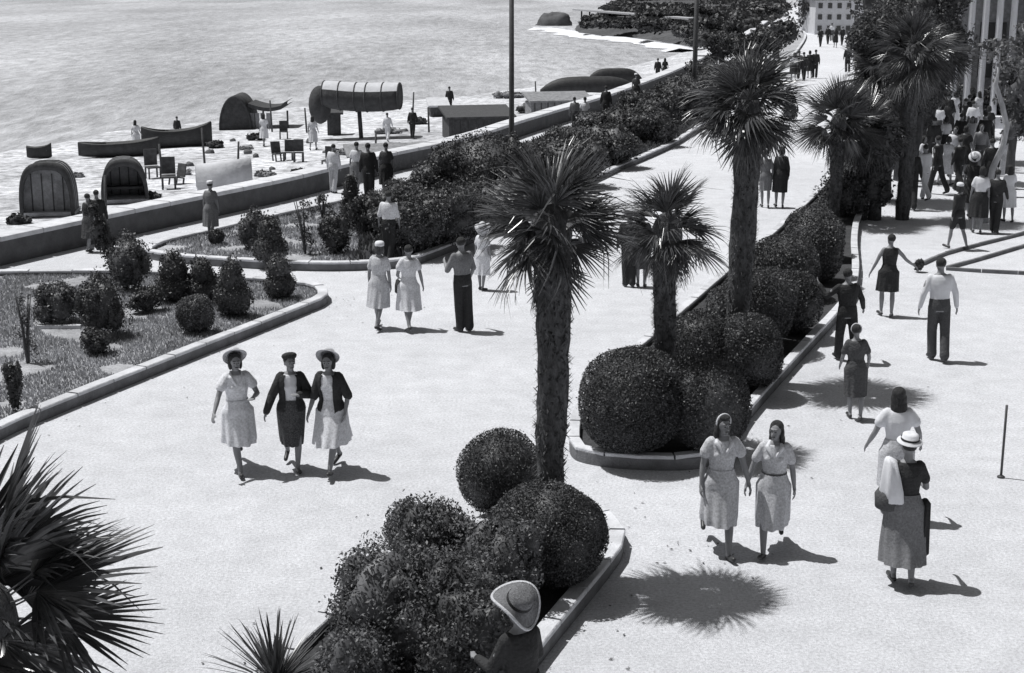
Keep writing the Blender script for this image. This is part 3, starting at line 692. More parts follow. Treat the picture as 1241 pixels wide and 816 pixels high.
# surf line
sp = smooth_line([G(x, y, Z_SEA + .05) for x, y in [(650, 36), (680, 37), (706, 42), (738, 46), (775, 49), (812, 56), (834, 63)]], 8); V4 = []; F4 = []
for i, p in enumerate(sp):
    wd = 1.5 + 3.0 * noise.noise(Vector((i * .35, 0, 0))) + 2.2 * max(0, math.sin(i / len(sp) * 3.1)); t_ = (sp[min(i + 1, len(sp) - 1)] - sp[max(i - 1, 0)]).normalized(); nrm = Vector((t_.y, -t_.x, 0))
    V4 += [p - nrm * 1.5, p + nrm * wd * .4 + Vector((0, 0, .35)), p + nrm * wd]
F4 = [(3 * i + a, 3 * i + a + 1, 3 * i + a + 4, 3 * i + a + 3) for i in range(len(sp) - 1) for a in (0, 1)]
tag(MB().add(V4, F4).build('surf', M_foam), 'white line of surf breaking below the far headland', 'surf', kind='stuff')
def far_house(px, py, wpx, hpx, label, dep=3, z=-.3, win=4, rows=1, rz=0):
    p = G(px, py, z); s_ = mpp(p); o = empty('house', p, rz); tag(o, label, 'house', 'houses in the far background'); W = wpx * s_; H = hpx * s_
    MB().box((0, dep / 2, H / 2), (W, dep, H)).build('wall', M_plast, o, smooth=False)
    r = MB(); r.add([(-W / 2 - .3, -.3, H), (W / 2 + .3, -.3, H), (W / 2 + .3, dep + .3, H), (-W / 2 - .3, dep + .3, H), (-W / 2 + .5, dep / 2, H + 1.3), (W / 2 - .5, dep / 2, H + 1.3)], [(0, 1, 5, 4), (1, 2, 5), (2, 3, 4, 5), (3, 0, 4), (3, 2, 1, 0)]); r.build('roof', M_roof, o, smooth=False)
    for j in range(rows):
        for k in range(win):
            x = -W / 2 + W * (k + .5) / win; MB().box((x, -.03, H * (j + .55) / rows), (W / win * .42, .1, H / rows * .45)).build('window', M_glassd, o, smooth=False)
    return o
far_house(1010, 42, 46, 40, 'white house at the very end of the promenade', win=4, rows=3, z=0, dep=10)
far_house(1052, 30, 40, 26, 'white house right of the promenade end, mostly behind trees', win=4, rows=2, z=0, dep=10)
# white columned building on the right
p = G(1140, 150, 0); s_ = mpp(p); cb = empty('columned_building', p, R(-24)); tag(cb, 'white building with tall columns above the crowd at right', 'building')
W, H = 20.0, 10.5
MB().box((W / 2, 4.2, H / 2), (W, 6, H)).build('wall', M_canvg, cb, smooth=False)
MB().box((W / 2, 0, .25), (W + .6, 2.6, .5)).build('base', M_cop, cb, smooth=False)
MB().box((W / 2, -.1, H + .45), (W + .8, 3.0, .9)).build('entablature', M_plast, cb, smooth=False)
MB().box((W / 2, 4, H + 1.2), (W + 1.6, 11.2, .3)).build('roof', M_roof, cb, smooth=False)
for k in range(34):
    x = .5 + k * (W - 1.0) / 33; c = MB(); c.loft([(x, -.5, .5, .18, .18), (x, -.5, .8, .15, .15), (x, -.5, 5, .14, .14), (x, -.5, H - .5, .12, .12), (x, -.5, H - .3, .17, .17), (x, -.5, H, .19, .19)], 16); c.build('column', M_white, cb)
for k in range(10):
    x = .9 + (k + .5) * (W - 1.8) / 10
    for zz in (3.2, 7.2):
        f = MB(); f.box((x, 1.17, zz), (1.1, .14, 2.4)); f.build('window', M_glassd, cb, smooth=False)

# ------------------------------------------------------------------ people
PZ = [.80, .86, .92, .98, 1.05, 1.12, 1.20, 1.28, 1.35, 1.40, 1.435, 1.46]
FX = [.135, .160, .172, .160, .128, .130, .142, .150, .160, .150, .095, .055]
FY = [.105, .120, .128, .115, .092, .094, .108, .118, .100, .085, .065, .052]
MX = [.135, .152, .158, .152, .145, .150, .165, .178, .185, .170, .105, .062]
MY = [.105, .115, .118, .110, .102, .105, .118, .122, .110, .092, .07, .058]
def rot_leg(f):                                 # direction of a leg segment swung forward by f (front is -Y)
    return Vector((0, -math.sin(f), -math.cos(f)))
class Pose: pass
def skeleton(k, male, legs, arms):
    p = Pose(); p.k = k; hw = .088 if male else .092; sh = .195 if male else .165
    p.leg = []
    for side, (f, kn) in ((1, legs[0]), (-1, legs[1])):
        h = Vector((side * hw, 0, .90)); f_ = R(f); kn_ = R(kn)
        a = h + rot_leg(f_) * .43; b_ = a + rot_leg(f_ - kn_) * .40; b_.x -= side * .02
        fo = R(max(-20, min(16, (f - kn) * .9))); toe = b_ + Vector((side * .03, -math.cos(fo) * .15, -.055 + math.sin(fo) * .15)); heel = b_ + Vector((0, math.cos(fo) * .04, -.055 - math.sin(fo) * .04))
        p.leg.append([h, a, b_, heel, toe])
    low = min(min(l[3].z, l[4].z) for l in p.leg) - .028; p.dz = -low
    for l in p.leg:
        for i in range(5): l[i] = (l[i] + Vector((0, 0, p.dz))) * k
    p.arm = []
    for side, (f, out, bend, inw) in ((1, arms[0]), (-1, arms[1])):
        s_ = Vector((side * sh, 0, 1.385 + p.dz)); f_ = R(f); o_ = R(out)
        u = Vector((side * math.sin(o_), -math.sin(f_) * math.cos(o_), -math.cos(f_) * math.cos(o_)))
        f2 = R(f + bend); o2 = R(out - inw); v_ = Vector((side * math.sin(o2), -math.sin(f2) * math.cos(o2), -math.cos(f2) * math.cos(o2)))
        e = s_ + u * .28; w_ = e + v_ * .24
        p.arm.append([s_ * k, e * k, w_ * k, v_.normalized(), side])
    return p
def torso_rings(p, male, z0, z1, inf, X=None, Y=None):
    X = X or (MX if male else FX); Y = Y or (MY if male else FY); k = p.k; out = []
    zs = [z for z in PZ if z0 < z < z1]; zs = [z0] + zs + [z1]
    for z in zs:
        out.append((0, 0, (z + p.dz) * k, np.interp(z, PZ, X) * k + inf, np.interp(z, PZ, Y) * k + inf))
    return out
def hand(mb, arm, k, fingers):
    s_, e, w_, d, side = arm; pal = w_ + d * .085 * k
    x = Vector((0, -1, 0)); x = (x - d * x.dot(d)).normalized(); n = d.cross(x)     # x: toward the thumb side (front)
    mb.cap(w_ - d * .01, w_ + d * .03, .023 * k, .024 * k, 8)
    for q in (-.018, 0, .018): mb.cap(w_ + d * .02 + x * q * .7, pal + x * q, .015 * k, .014 * k, 8)
    cn = n * (-side) if n.x * side > 0 else n * side; cn = Vector((-side, 0, 0)); cn = (cn - d * cn.dot(d)).normalized()
    if fingers:
        for i, (q, l) in enumerate(((.029, .066), (.010, .074), (-.010, .069), (-.028, .054))):
            a = pal + x * q * k; m1 = a + (d * .9 + cn * .25) * l * .5 * k; m2 = m1 + (d * .7 + cn * .65) * l * .5 * k
            mb.cap(a - d * .015, m1, .0095 * k, .0090 * k, 7); mb.cap(m1, m2, .0090 * k, .0078 * k, 7)
        a = w_ + d * .03 * k + x * .020 * k; m1 = a + (d * .6 + x * .7 + cn * .2) * .035 * k; m2 = m1 + (d * .9 + x * .25 + cn * .3) * .03 * k
        mb.cap(a, m1, .012 * k, .0105 * k, 7); mb.cap(m1, m2, .0105 * k, .0088 * k, 7)
    else:
        for q in (-.014, .014): mb.cap(pal + x * q, pal + (d + cn * .4).normalized() * .065 * k + x * q, .014 * k, .011 * k, 7)
        mb.cap(w_ + d * .03 * k, w_ + (d + x * .8).normalized() * .075 * k, .012 * k, .010 * k, 7)
def person(px, py, Hm, face, label, outfit, legs=((18, 4), (-14, 12)), arms=((-12, 8, 18, 2), (14, 8, 20, 2)), male=False, detail=1, turn=0, skin=None,
           hair=('short', None), hat=None, extras=(), z=0, cat='person', group=None, base=None, name='person'):
    """face: 0 looks at the camera, 180 away, 90 to the photo's right"""
    loc = base or G(px, py, z); k = Hm / 1.70; p = skeleton(k, male, legs, arms); o = empty(name, loc, R(face)); o.rotation_euler.x = R(2.5); o.rotation_euler.y = R(rnd.uniform(-2, 2)); turn = turn or rnd.uniform(-25, 25); tag(o, label, cat, group)
    vx = {2: .0075, 1: .013, 0: .020}[detail]; sk = skin or M_skin
    b = MB(); b.loft(torso_rings(p, male, .82, 1.46, 0), 18)
    g = 1.0 if not male else 1.08
    for h, a, an, he, to in p.leg:
        b.cap(h, h.lerp(a, .5), .082 * k * g, .068 * k * g, 12); b.cap(h.lerp(a, .45), a, .070 * k * g, .050 * k * g, 12)
        c1 = a.lerp(an, .35) + Vector((0, .012, 0)) * k; b.cap(a, c1, .049 * k * g, .052 * k * g, 12); b.cap(c1, an, .052 * k * g, .032 * k * g, 12)
        b.cap(an, he + Vector((0, 0, .02)) * k, .033 * k, .030 * k, 10); b.cap(he + Vector((0, 0, .012)) * k, to + Vector((0, 0, .008)) * k, .028 * k, .022 * k, 10)
    for A in p.arm:
        s_, e, w_, d, side = A
        b.cap(s_ + Vector((-side * .03, 0, .0)) * k, s_.lerp(e, .5), .052 * k * g, .043 * k * g, 10); b.cap(s_.lerp(e, .45), e, .044 * k * g, .035 * k * g, 10)
        b.cap(e, e.lerp(w_, .4), .036 * k * g, .035 * k * g, 10); b.cap(e.lerp(w_, .4), w_, .035 * k * g, .022 * k * g, 10)
        hand(b, A, k, detail == 2)
    nk = Vector((0, .008, 1.44 + p.dz)) * k; hc = Vector((0, -.018, 1.592 + p.dz)) * k; T = Matrix.Rotation(R(turn), 3, 'Z')
    b.cap(nk - Vector((0, 0, .03)), hc - Vector((0, -.02, .04)) * k, .052 * k * g, .048 * k * g, 12)
    def hp_(x, y, z_): return hc + T @ (Vector((x, y, z_)) * k)
    b.ell(hp_(0, .012, .018), (.074 * k, .092 * k, .094 * k), 16, 12); b.ell(hp_(0, -.022, -.045), (.054 * k, .060 * k, .062 * k), 14, 10)
    if detail:
        b.cap(hp_(0, -.078, .012), hp_(0, -.098, -.022), .009 * k, .014 * k, 8); b.ell(hp_(0, -.068, -.088), (.024 * k, .02 * k, .018 * k)); b.ell(hp_(0, -.074, -.055), (.024 * k, .014 * k, .012 * k))
        for sd in (-1, 1): b.ell(hp_(sd * .075, .012, -.005), (.010 * k, .020 * k, .032 * k), 8, 6)
        b.cap(hp_(-.035, -.072, .030), hp_(.035, -.072, .030), .014 * k, .014 * k, 8)
    link_mesh('body', remesh(b, vx, 2), sk, o)
    if detail == 2:
        for sd in (-1, 1):
            MB().ell(hp_(sd * .030, -.080, .008), (.010 * k, .006 * k, .006 * k), 10, 6).build('eye', M_black, o)
            MB().cap(hp_(sd * .014, -.088, .034), hp_(sd * .046, -.078, .036), .0045 * k, .0035 * k, 6).build('eyebrow', M_hairk, o)
        MB().cap(hp_(-.020, -.086, -.053), hp_(.020, -.086, -.053), .0065 * k, .0065 * k, 6).build('mouth', M_dgrey, o)
    # shoes
    sm = outfit.get('shoes', M_leath)
    for h, a, an, he, to in p.leg:
        s_ = MB(); s_.cap(he + Vector((0, 0, .006)) * k, to + Vector((0, 0, .004)) * k, .035 * k, .030 * k, 10)
        if outfit.get('heels'): s_.cap(he + Vector((0, .008, .0)), he + Vector((0, .012, -.02)), .02, .014, 6)
        s_.build('shoe', sm, o)
    M = lambda q: q
    def sleeves(mb, kind, inf):
        for A in p.arm:
            s_, e, w_, d, side = A; s0 = s_ + Vector((-side * .035, 0, 0)) * k
            if kind == 'puff': mb.cap(s0, s_.lerp(e, .45), .062 * k + inf, .066 * k + inf, 12)
            elif kind == 'short': mb.cap(s0, s_.lerp(e, .6), .056 * k + inf, .052 * k + inf, 12)
            elif kind == 'roll': mb.cap(s0, e, .054 * k + inf, .046 * k + inf, 12)
            elif kind == 'long': mb.cap(s0, e, .054 * k + inf, .044 * k + inf, 12); mb.cap(e, w_, .044 * k + inf, .030 * k + inf, 12)
    def skirt(mb, hem, flare, inf, folds=11, amp=.085, ztop=1.06):
        rings = []
        for i in range(13):
            z_ = (ztop + (hem - ztop) * i / 12); zz = (z_ + p.dz) * k; xs = []; ys = []
            for l in p.leg:
                a = min(l, key=lambda q: 0)
                P_ = [l[0], l[1], l[2]]; q = None
                for c, d in ((P_[0], P_[1]), (P_[1], P_[2])):
                    if (c.z - zz) * (d.z - zz) <= 0: q = c.lerp(d, (c.z - zz) / (c.z - d.z + 1e-9))
                if q is None: q = P_[0] if zz > P_[0].z else P_[2]
                xs.append(q.x); ys.append(q.y)
            u = i / 12; rx0 = np.interp(z_, PZ, FX) * k; ry0 = np.interp(z_, PZ, FY) * k
            legr = (.098 - .03 * max(0, u - .3)) * k; rx = max(rx0 if z_ > .85 else .150 * k, (max(xs) - min(xs)) / 2 + legr) + inf + flare * u * k
            ry = max(ry0 if z_ > .85 else .11 * k, (max(ys) - min(ys)) / 2 + legr * 1.1) + inf + max(0, flare) * u * .6 * k
            if z_ > .95: rx = rx0 + inf; ry = ry0 + inf
            rings.append(((max(xs) + min(xs)) / 2 if z_ < .85 else 0, (max(ys) + min(ys)) / 2 * min(1, max(0, (1.0 - z_) / .12)), zz, rx, ry))
        ph = rnd.uniform(0, 6)
        fo = lambda u, a: amp * u ** 1.3 * (math.sin(a * folds + ph + u) * .7 + .5 * math.sin(a * (folds - 4) + 2 * ph))
        mb.loft(rings, 72, fo, capb=False, capt=False)
        inner = [(cx, cy, z_, rx - .012, ry - .012) for cx, cy, z_, rx, ry in rings[-2:]]
    W_ = None
    if 'dress' in outfit:
        m_, slv, hem, fl = outfit['dress']; g_ = MB().loft(torso_rings(p, male, .98, 1.425, .014), 20); 
        if not male: 
            for sd in (-1, 1): g_.ell(Vector((sd * .062, -.085, 1.255 + p.dz)) * k, (.058 * k, .05 * k, .055 * k))
        sleeves(g_, slv, .010); me = remesh(g_, vx * 1.1, 3); s2 = MB(); skirt(s2, hem, fl, .018, ztop=1.07); link_mesh('dress', join_mesh(me, s2), m_, o)
    if 'top' in outfit:
        m_, slv, nm = outfit['top']; g_ = MB().loft(torso_rings(p, male, .93 if male else 1.0, 1.43, .016), 20)
        if not male:
            for sd in (-1, 1): g_.ell(Vector((sd * .062, -.085, 1.255 + p.dz)) * k, (.058 * k, .05 * k, .055 * k))
        sleeves(g_, slv, .010); link_mesh(nm, remesh(g_, vx * 1.1, 3), m_, o)
    if 'skirt' in outfit:
        m_, hem, fl = outfit['skirt']; s2 = MB(); skirt(s2, hem, fl, .024); s2.build('skirt', m_, o)
    if 'trousers' in outfit:
        m_ = outfit['trousers']; g_ = MB().loft(torso_rings(p, True, .84, 1.04, .022), 20)
        for h, a, an, he, to in p.leg:
            g_.cap(h, a, .100 * k, .082 * k, 14); g_.cap(a, an + Vector((0, 0, .03)), .082 * k, .078 * k, 14); g_.cap(an + Vector((0, 0, .06)), an + Vector((0, 0, .0)), .080 * k, .082 * k, 14)
        link_mesh('trousers', remesh(g_, vx * 1.1, 3), m_, o)
    if 'shorts' in outfit:
        m_ = outfit['shorts']; g_ = MB().loft(torso_rings(p, male, .84, 1.04, .02), 20)
        for h, a, an, he, to in p.leg: g_.cap(h, h.lerp(a, .75), .098 * k, .088 * k, 14)
        link_mesh('shorts', remesh(g_, vx * 1.1, 3), m_, o)
    if 'jacket' in outfit:
        m_, slv = outfit['jacket']; g_ = MB(); R_ = torso_rings(p, male, .90, 1.43, .036)
        a0, a1 = R(-90 + 28), R(270 - 28)
        g_.loft(R_, 26, a0=a0, a1=a1); g_.loft([(cx, cy, z_, rx - .012, ry - .012) for cx, cy, z_, rx, ry in R_], 26, a0=a0, a1=a1)
        sl_ = MB(); sleeves(sl_, slv, .020); g_.add(sl_.v, sl_.f); g_.build('jacket', m_, o)
    if 'belt' in outfit:
        z_ = 1.05 + p.dz; MB().loft([(0, 0, (z_ - .018) * k, np.interp(1.05, PZ, FX) * k + .024, np.interp(1.05, PZ, FY) * k + .024), (0, 0, (z_ + .018) * k, np.interp(1.05, PZ, FX) * k + .024, np.interp(1.05, PZ, FY) * k + .024)], 24, capb=False, capt=False).build('belt', outfit['belt'], o)
    if 'collar' in outfit:
        c_ = MB()
        for sd in (-1, 1):
            c_.cap(Vector((sd * .062, .02, 1.45 + p.dz)) * k, Vector((sd * .085, -.085, 1.40 + p.dz)) * k, .020, .026, 8); c_.cap(Vector((sd * .085, -.085, 1.40 + p.dz)) * k, Vector((sd * .03, -.128, 1.31 + p.dz)) * k, .028, .014, 8)
        c_.build('collar', outfit['collar'], o)
    # hair
    st, hm = hair; hm = hm or M_hairk
    if st:
        h_ = MB()
        h_.ell(hp_(0, .028, .040), (.086 * k, .092 * k, .088 * k), 16, 12)
        if st in ('bob', 'long', 'wavy'):
            for sd in (-1, 1): h_.ell(hp_(sd * .068, .030, -.03), (.030 * k, .055 * k, .082 * k))
            h_.ell(hp_(0, .068, -.04), (.078 * k, .045 * k, .085 * k))
        if st in ('long', 'wavy'):
            for sd in (-1, 1): h_.ell(hp_(sd * .070, .045, -.12), (.034 * k, .045 * k, .085 * k))
            h_.ell(hp_(0, .075, -.15), (.088 * k, .042 * k, .11 * k)); h_.ell(hp_(0, .078, -.21), (.075 * k, .036 * k, .07 * k))
        if st == 'wavy': h_.ell(hp_(.0, -.02, .10), (.062 * k, .062 * k, .035 * k))
        if st == 'bun': h_.ell(hp_(0, .10, .0), (.045 * k, .04 * k, .045 * k))
        link_mesh('hair', remesh(h_, vx, 1), hm, o)
    if hat:
        kind, m_ = hat; h_ = MB(); q = hp_(0, .02, .085)
        Mt = (T @ Matrix.Rotation(R({'sun': -52, 'wide': -40, 'beret': -20}.get(kind, -10)), 3, 'X')).to_4x4()
        def lathe(prof, n=28, wob=0):
            V = []; F = []
            for j, (r_, z_) in enumerate(prof):
                for i in range(n):
                    t_ = 2 * math.pi * i / n; rr = r_ * k; V.append(q + Mt.to_3x3() @ Vector((rr * math.cos(t_), rr * 1.08 * math.sin(t_), z_ * k + wob * (r_ > .11) * math.sin(2 * t_ + 1) * k)))
            for j in range(len(prof) - 1):
                for i in range(n): F.append((j * n + i, j * n + (i + 1) % n, (j + 1) * n + (i + 1) % n, (j + 1) * n + i))
            h_.add(V, F)
        if kind == 'sun': lathe([(.165, -.010), (.160, .0), (.10, .012), (.098, .055), (.085, .085), (.04, .098), (.002, .100)], wob=.012)
        elif kind == 'wide': lathe([(.195, -.036), (.190, -.026), (.105, .012), (.100, .065), (.085, .105), (.04, .115), (.002, .117)], 40, wob=.075)
        elif kind == 'brim': lathe([(.145, -.012), (.14, .0), (.095, .010), (.088, .075), (.06, .092), (.02, .088), (.002, .084)])
        elif kind == 'beret': lathe([(.088, -.03), (.104, -.005), (.108, .018), (.092, .042), (.05, .060), (.002, .064)])
        elif kind == 'cap': lathe([(.092, -.02), (.094, .02), (.080, .050), (.04, .064), (.002, .066)])
        if kind == 'band':
            for i in range(14):
                t_ = R(-20 + 220 * i / 13); a = hp_(.088 * math.cos(t_), .01, .035 + .098 * math.sin(t_)); t2 = R(-20 + 220 * (i + 1) / 13); c = hp_(.088 * math.cos(t2), .01, .035 + .098 * math.sin(t2))
                if i < 13: h_.cap(a, c, .012 * k, .012 * k, 8)
            h_.build('headband', m_, o)
        else:
            ho = h_.build('hat', m_, o)
            if kind in ('brim', 'sun'):
                h_ = MB(); lathe([(.104, .014), (.103, .040)]); h_.build('hat_band', M_black if kind == 'brim' else M_grey, ho)
            if kind == 'wide':
                h_ = MB(); lathe([(.108, .012), (.106, .045)], 40); h_.build('hat_band', M_black, ho)
                h_ = MB(); lathe([(.190, -.022), (.206, -.020), (.206, -.045), (.190, -.045)], 40, wob=.075); h_.build('rim', M_straw, ho)
    for ex in extras: ex(o, p, k)
    return o

def bag(arm, m, size=(.24, .10, .20), drop=.17, nm='bag', label='bag', lab=None):
    def f(o, p, k):                              # a held thing: top-level, placed in the hand
        s_, e, w_, d, side = p.arm[arm]; h = w_ + d * .09 * k; W = Matrix.Translation(o.location) @ Matrix.Rotation(o.rotation_euler.z, 4, 'Z')
        q = W @ (h + Vector((0, 0, -drop))); b = empty(nm, q, o.rotation_euler.z + R(90)); tag(b, lab, label)
        mb = MB(); mb.loft([(0, 0, -size[2] / 2, size[0] * .42, size[1] * .42), (0, 0, -size[2] * .45, size[0] / 2, size[1] / 2), (0, 0, size[2] * .1, size[0] * .48, size[1] * .48), (0, 0, size[2] / 2, size[0] * .42, size[1] * .25)], 20); mb.build('pouch', m, b)
        pts = [Vector((-size[0] * .25, 0, size[2] * .45)), Vector((-.03, 0, drop * .85)), Vector((0, 0, drop)), Vector((.03, 0, drop * .85)), Vector((size[0] * .25, 0, size[2] * .45))]
        hb = MB()
        for a, c in zip(pts, pts[1:]): hb.cap(a, c, .007, .007, 6)
        hb.build('handle', m, b)
    return f

WK = ((18, 4), (-14, 12)); WK2 = ((-16, 14), (18, 4)); ST = ((3, 2), (-3, 4)); SW = ((10, 6), (-8, 6))
AR = ((-12, 8, 18, 2), (14, 8, 20, 2)); AS = ((2, 8, 12, 3), (0, 8, 12, 3)); AB = ((10, 14, 75, 35), (4, 10, 14, 2))
P_ = person
# three women on the left
P_(292, 569, 1.66, 24, 'woman in a pale dress and big white sun hat, leftmost of the three walking abreast', dict(dress=(M_pale, 'puff', .47, .05), belt=M_lgrey, collar=M_white), ((-24, 34), (22, 0)), ((14, 22, 80, 50), (22, 24, 22, 0)), detail=2, hair=('bob', M_hairk), hat=('sun', M_straw))
P_(355, 568, 1.60, 8, 'woman in a dark jacket and dark narrow skirt, middle of the three walking abreast', dict(top=(M_white, 'none', 'blouse'), skirt=(M_check, .40, -.03), jacket=(M_black, 'long')), ((12, 0), (-14, 24)), ((12, 22, 95, 60), (10, 20, 16, 0)), detail=2, hair=('short', M_hairk), hat=('beret', M_black))
P_(407, 570, 1.64, -14, 'woman in pale dress, dark jacket and white hat, rightmost of three walking abreast', dict(dress=(M_pale, 'none', .47, .07), jacket=(M_black, 'roll')), ((30, 2), (-20, 10)), ((-6, 16, 30, 20), (16, 10, 20, 2)), detail=2, hair=('bob', M_hairk), hat=('sun', M_straw))
# three by the long bed
P_(458, 399, 1.62, 165, 'woman in a pale dress and white cap walking away beside the long kerb', dict(dress=(M_lgrey, 'short', .44, .03)), WK, AS, hair=('bob', M_hairm), hat=('cap', M_white))
P_(495, 400, 1.60, 200, 'woman in a loose pale dress carrying a dark bag beside the long kerb', dict(dress=(M_pale, 'puff', .42, .06)), WK2, ((10, 10, 60, 30), (0, 16, 15, 0)), hair=('short', M_hairk), extras=[bag(0, M_black, (.26, .12, .24), lab='dark round handbag carried by the woman in the loose pale dress')])
P_(563, 402, 1.74, 215, 'man in a light shirt and dark trousers standing left of the near palm crown', dict(top=(M_grey, 'roll', 'shirt'), trousers=M_black), ST, ((20, 12, 100, 30), (6, 14, 30, 10)), male=True, hair=('short', M_hairk))
# the couple holding hands
P_(869, 668, 1.68, 4, 'woman in a pale dress with a white headband holding hands with a long haired friend', dict(dress=(M_lgrey, 'puff', .43, .03), belt=M_lgrey, shoes=M_leath, collar=M_white), ((20, 0), (-22, 34)), ((2, 19, 8, 4), (-6, 9, 22, 3)), detail=2, hair=('wavy', M_hairk), hat=('band', M_white), extras=[])
P_(934, 667, 1.60, -14, 'long haired woman in a belted grey dress holding hands with a friend in a headband', dict(dress=(M_lgrey, 'short', .40, .02), belt=M_dgrey, collar=M_white), ((-20, 30), (20, 0)), ((-8, 10, 16, 2), (2, 19, 8, 4)), detail=2, hair=('long', M_hairk), turn=-18)
# right foreground, seen from behind
def towel(o, p, k):
    q = o.matrix_basis @ Vector((.21, .02, 1.20)); mb = MB(); r = []
    for i, (z_, rx, ry) in enumerate(((.24, .03, .05), (.2, .07, .10), (.05, .10, .13), (-.12, .13, .15), (-.24, .13, .14), (-.26, .10, .11))): r.append((-.02 * i, 0, z_, rx, ry))
    mb.loft(r, 28, lambda u, a: .12 * math.sin(a * 6 + 2 * u)); tag(mb.build('towel', M_white, loc=q, rz=o.rotation_euler.z), 'white towel slung over the shoulder of the woman in the long grey skirt', 'towel')
    q = o.matrix_basis @ Vector((.19, -.03, .96)); mb = MB(); mb.loft([(0, 0, -.12, .08, .10), (0, 0, -.09, .13, .16), (0, 0, .05, .14, .17), (0, 0, .12, .10, .10)], 22); tag(mb.build('bag', M_dgrey, loc=q, rz=o.rotation_euler.z), 'dark grey cloth bag under the white towel', 'bag')
def coat(o, p, k):
    q = o.matrix_basis @ Vector((-.215, -.02, .64)); mb = MB(); mb.loft([(0, 0, .34, .02, .03), (0, 0, .30, .05, .09), (0, 0, .1, .055, .11), (.01, 0, -.1, .07, .12), (.015, 0, -.25, .08, .15), (.01, 0, -.29, .05, .10)], 30, lambda u, a: .13 * math.sin(a * 5 + 3 * u)); tag(mb.build('coat', M_black, loc=q, rz=o.rotation_euler.z), 'folded dark coat hanging over the arm of the woman in the long skirt', 'coat')
P_(1084, 632, 1.66, 178, 'woman in a pale blouse with white puffed sleeves walking ahead of the long grey skirt', dict(top=(M_white, 'puff', 'blouse'), skirt=(M_lgrey, .44, .02)), WK, ((8, 22, 30, 8), (8, 22, 30, 8)), detail=1, hair=('long', M_hairk))
P_(1091, 708, 1.62, 176, 'woman in a long grey skirt and white sun hat, nearest on the right', dict(top=(M_black, 'short', 'blouse'), skirt=(M_grey, .26, .07), shoes=M_leath), ((6, 3), (-8, 14)), ((6, 14, 50, 10), (12, 14, 70, 14)), detail=2, hair=('short', M_hairk), hat=('brim', M_white), extras=[towel, coat])
# person under the wide straw hat at the bottom edge
hb = G(640, 958)
P_(0, 0, 1.66, 215, 'person in dark clothes under a wide pale straw hat at the bottom edge', dict(top=(M_black, 'long', 'jacket'), skirt=(M_black, .40, .02)), WK, ((20, 14, 70, 20), (20, 14, 70, 20)), detail=1, hair=('short', M_hairk), hat=('wide', M_strawd), base=Vector((hb.x, hb.y, 0)))
# along the right kerb
P_(1036, 509, 1.42, 176, 'slim girl in a grey dress with a white headband walking by the kerb', dict(dress=(M_dgrey, 'short', .42, .0)), SW, ((4, 14, 40, 10), (4, 14, 40, 10)), hair=('short', M_hairk), hat=('band', M_white))
P_(1026, 440, 1.62, 190, 'man in dark clothes raising a hand to his face by the planter kerb', dict(top=(M_black, 'long', 'jacket'), trousers=M_black), WK, ((40, 30, 110, 10), (8, 20, 30, 0)), male=True, hair=('short', M_hairk))
P_(1073, 384, 1.58, 182, 'woman in a short dark dress holding one arm out to the right', dict(dress=(M_black, 'none', .52, .04)), SW, ((6, 20, 12, 0), (6, 42, 20, -12)), hair=('short', M_hairk))
P_(1136, 438, 1.76, 180, 'man in a white shirt and wide dark trousers walking away alone', dict(top=(M_white, 'long', 'shirt'), trousers=M_dgrey), SW, ((2, 14, 12, 4), (2, 14, 12, 4)), male=True, hair=('short', M_hairk))
# pair under the tallest palm, pair behind fronds
P_(927, 252, 1.60, 178, 'person in a pale outfit walking beside a dark dressed one under the tallest palm', dict(dress=(M_grey, 'short', .5, -.02)), SW, AS, hair=('short', M_hairk), detail=0)
P_(944, 252, 1.70, 178, 'person all in black walking away under the tallest palm', dict(dress=(M_black, 'long', .42, .02)), SW, AS, hair=('bob', M_hairk), detail=0)
P_(762, 348, 1.6, 185, 'person in dark clothes half hidden by the smaller palm crown, left of another', dict(top=(M_black, 'long', 'jacket'), trousers=M_black), ST, AS, male=True, detail=0)
P_(777, 348, 1.6, 175, 'person in a dark dress half hidden by the smaller palm trunk', dict(dress=(M_dgrey, 'short', .4, .02)), ST, AS, detail=0)
P_(584, 352, 1.35, 150, 'person in a round pale hat glimpsed behind the near palm fronds', dict(dress=(M_pale, 'short', .4, .04)), ST, AS, hat=('wide', M_straw), detail=0)
P_(471, 318, 1.62, 170, 'man in a pale shirt standing in the long bed by its kerb', dict(top=(M_pale, 'roll', 'shirt'), trousers=M_black), ST, AS, male=True, detail=0)
# at the sea wall
wallp = [(109, 306, 1.38, 150, 'dark figure at the sea wall, left of two beside the thin sapling', M_black, M_dgrey), (121, 303, 1.42, 190, 'dark figure at the sea wall, right of two beside the thin sapling', M_black, M_black),
         (256, 292, 1.45, 170, 'figure in grey leaning at the sea wall above the tiny shrub', M_grey, M_grey),
         (404, 234, 1.45, 160, 'figure in pale clothes by the wall, leftmost of the group near the barrel awning', M_pale, M_lgrey), (432, 236, 1.55, 175, 'figure in a pale top by the wall left of two dark ones', M_pale, M_grey),
         (448, 245, 1.68, 180, 'tall dark figure by the wall, left of two dark ones', M_black, M_black), (468, 240, 1.6, 185, 'dark figure by the wall, right of two dark ones', M_dgrey, M_black),
         (697, 161, 1.45, 180, 'figure in grey by the wall beside one in a white top', M_grey, M_dgrey), (708, 163, 1.5, 178, 'figure in a white top by the wall under the tarred boat', M_white, M_black),
         (734, 149, 1.6, 170, 'lone dark figure by the wall right of the pair', M_black, M_black), (771, 128, 1.55, 180, 'dark figure with a pale head covering near the boat end', M_dgrey, M_black)]
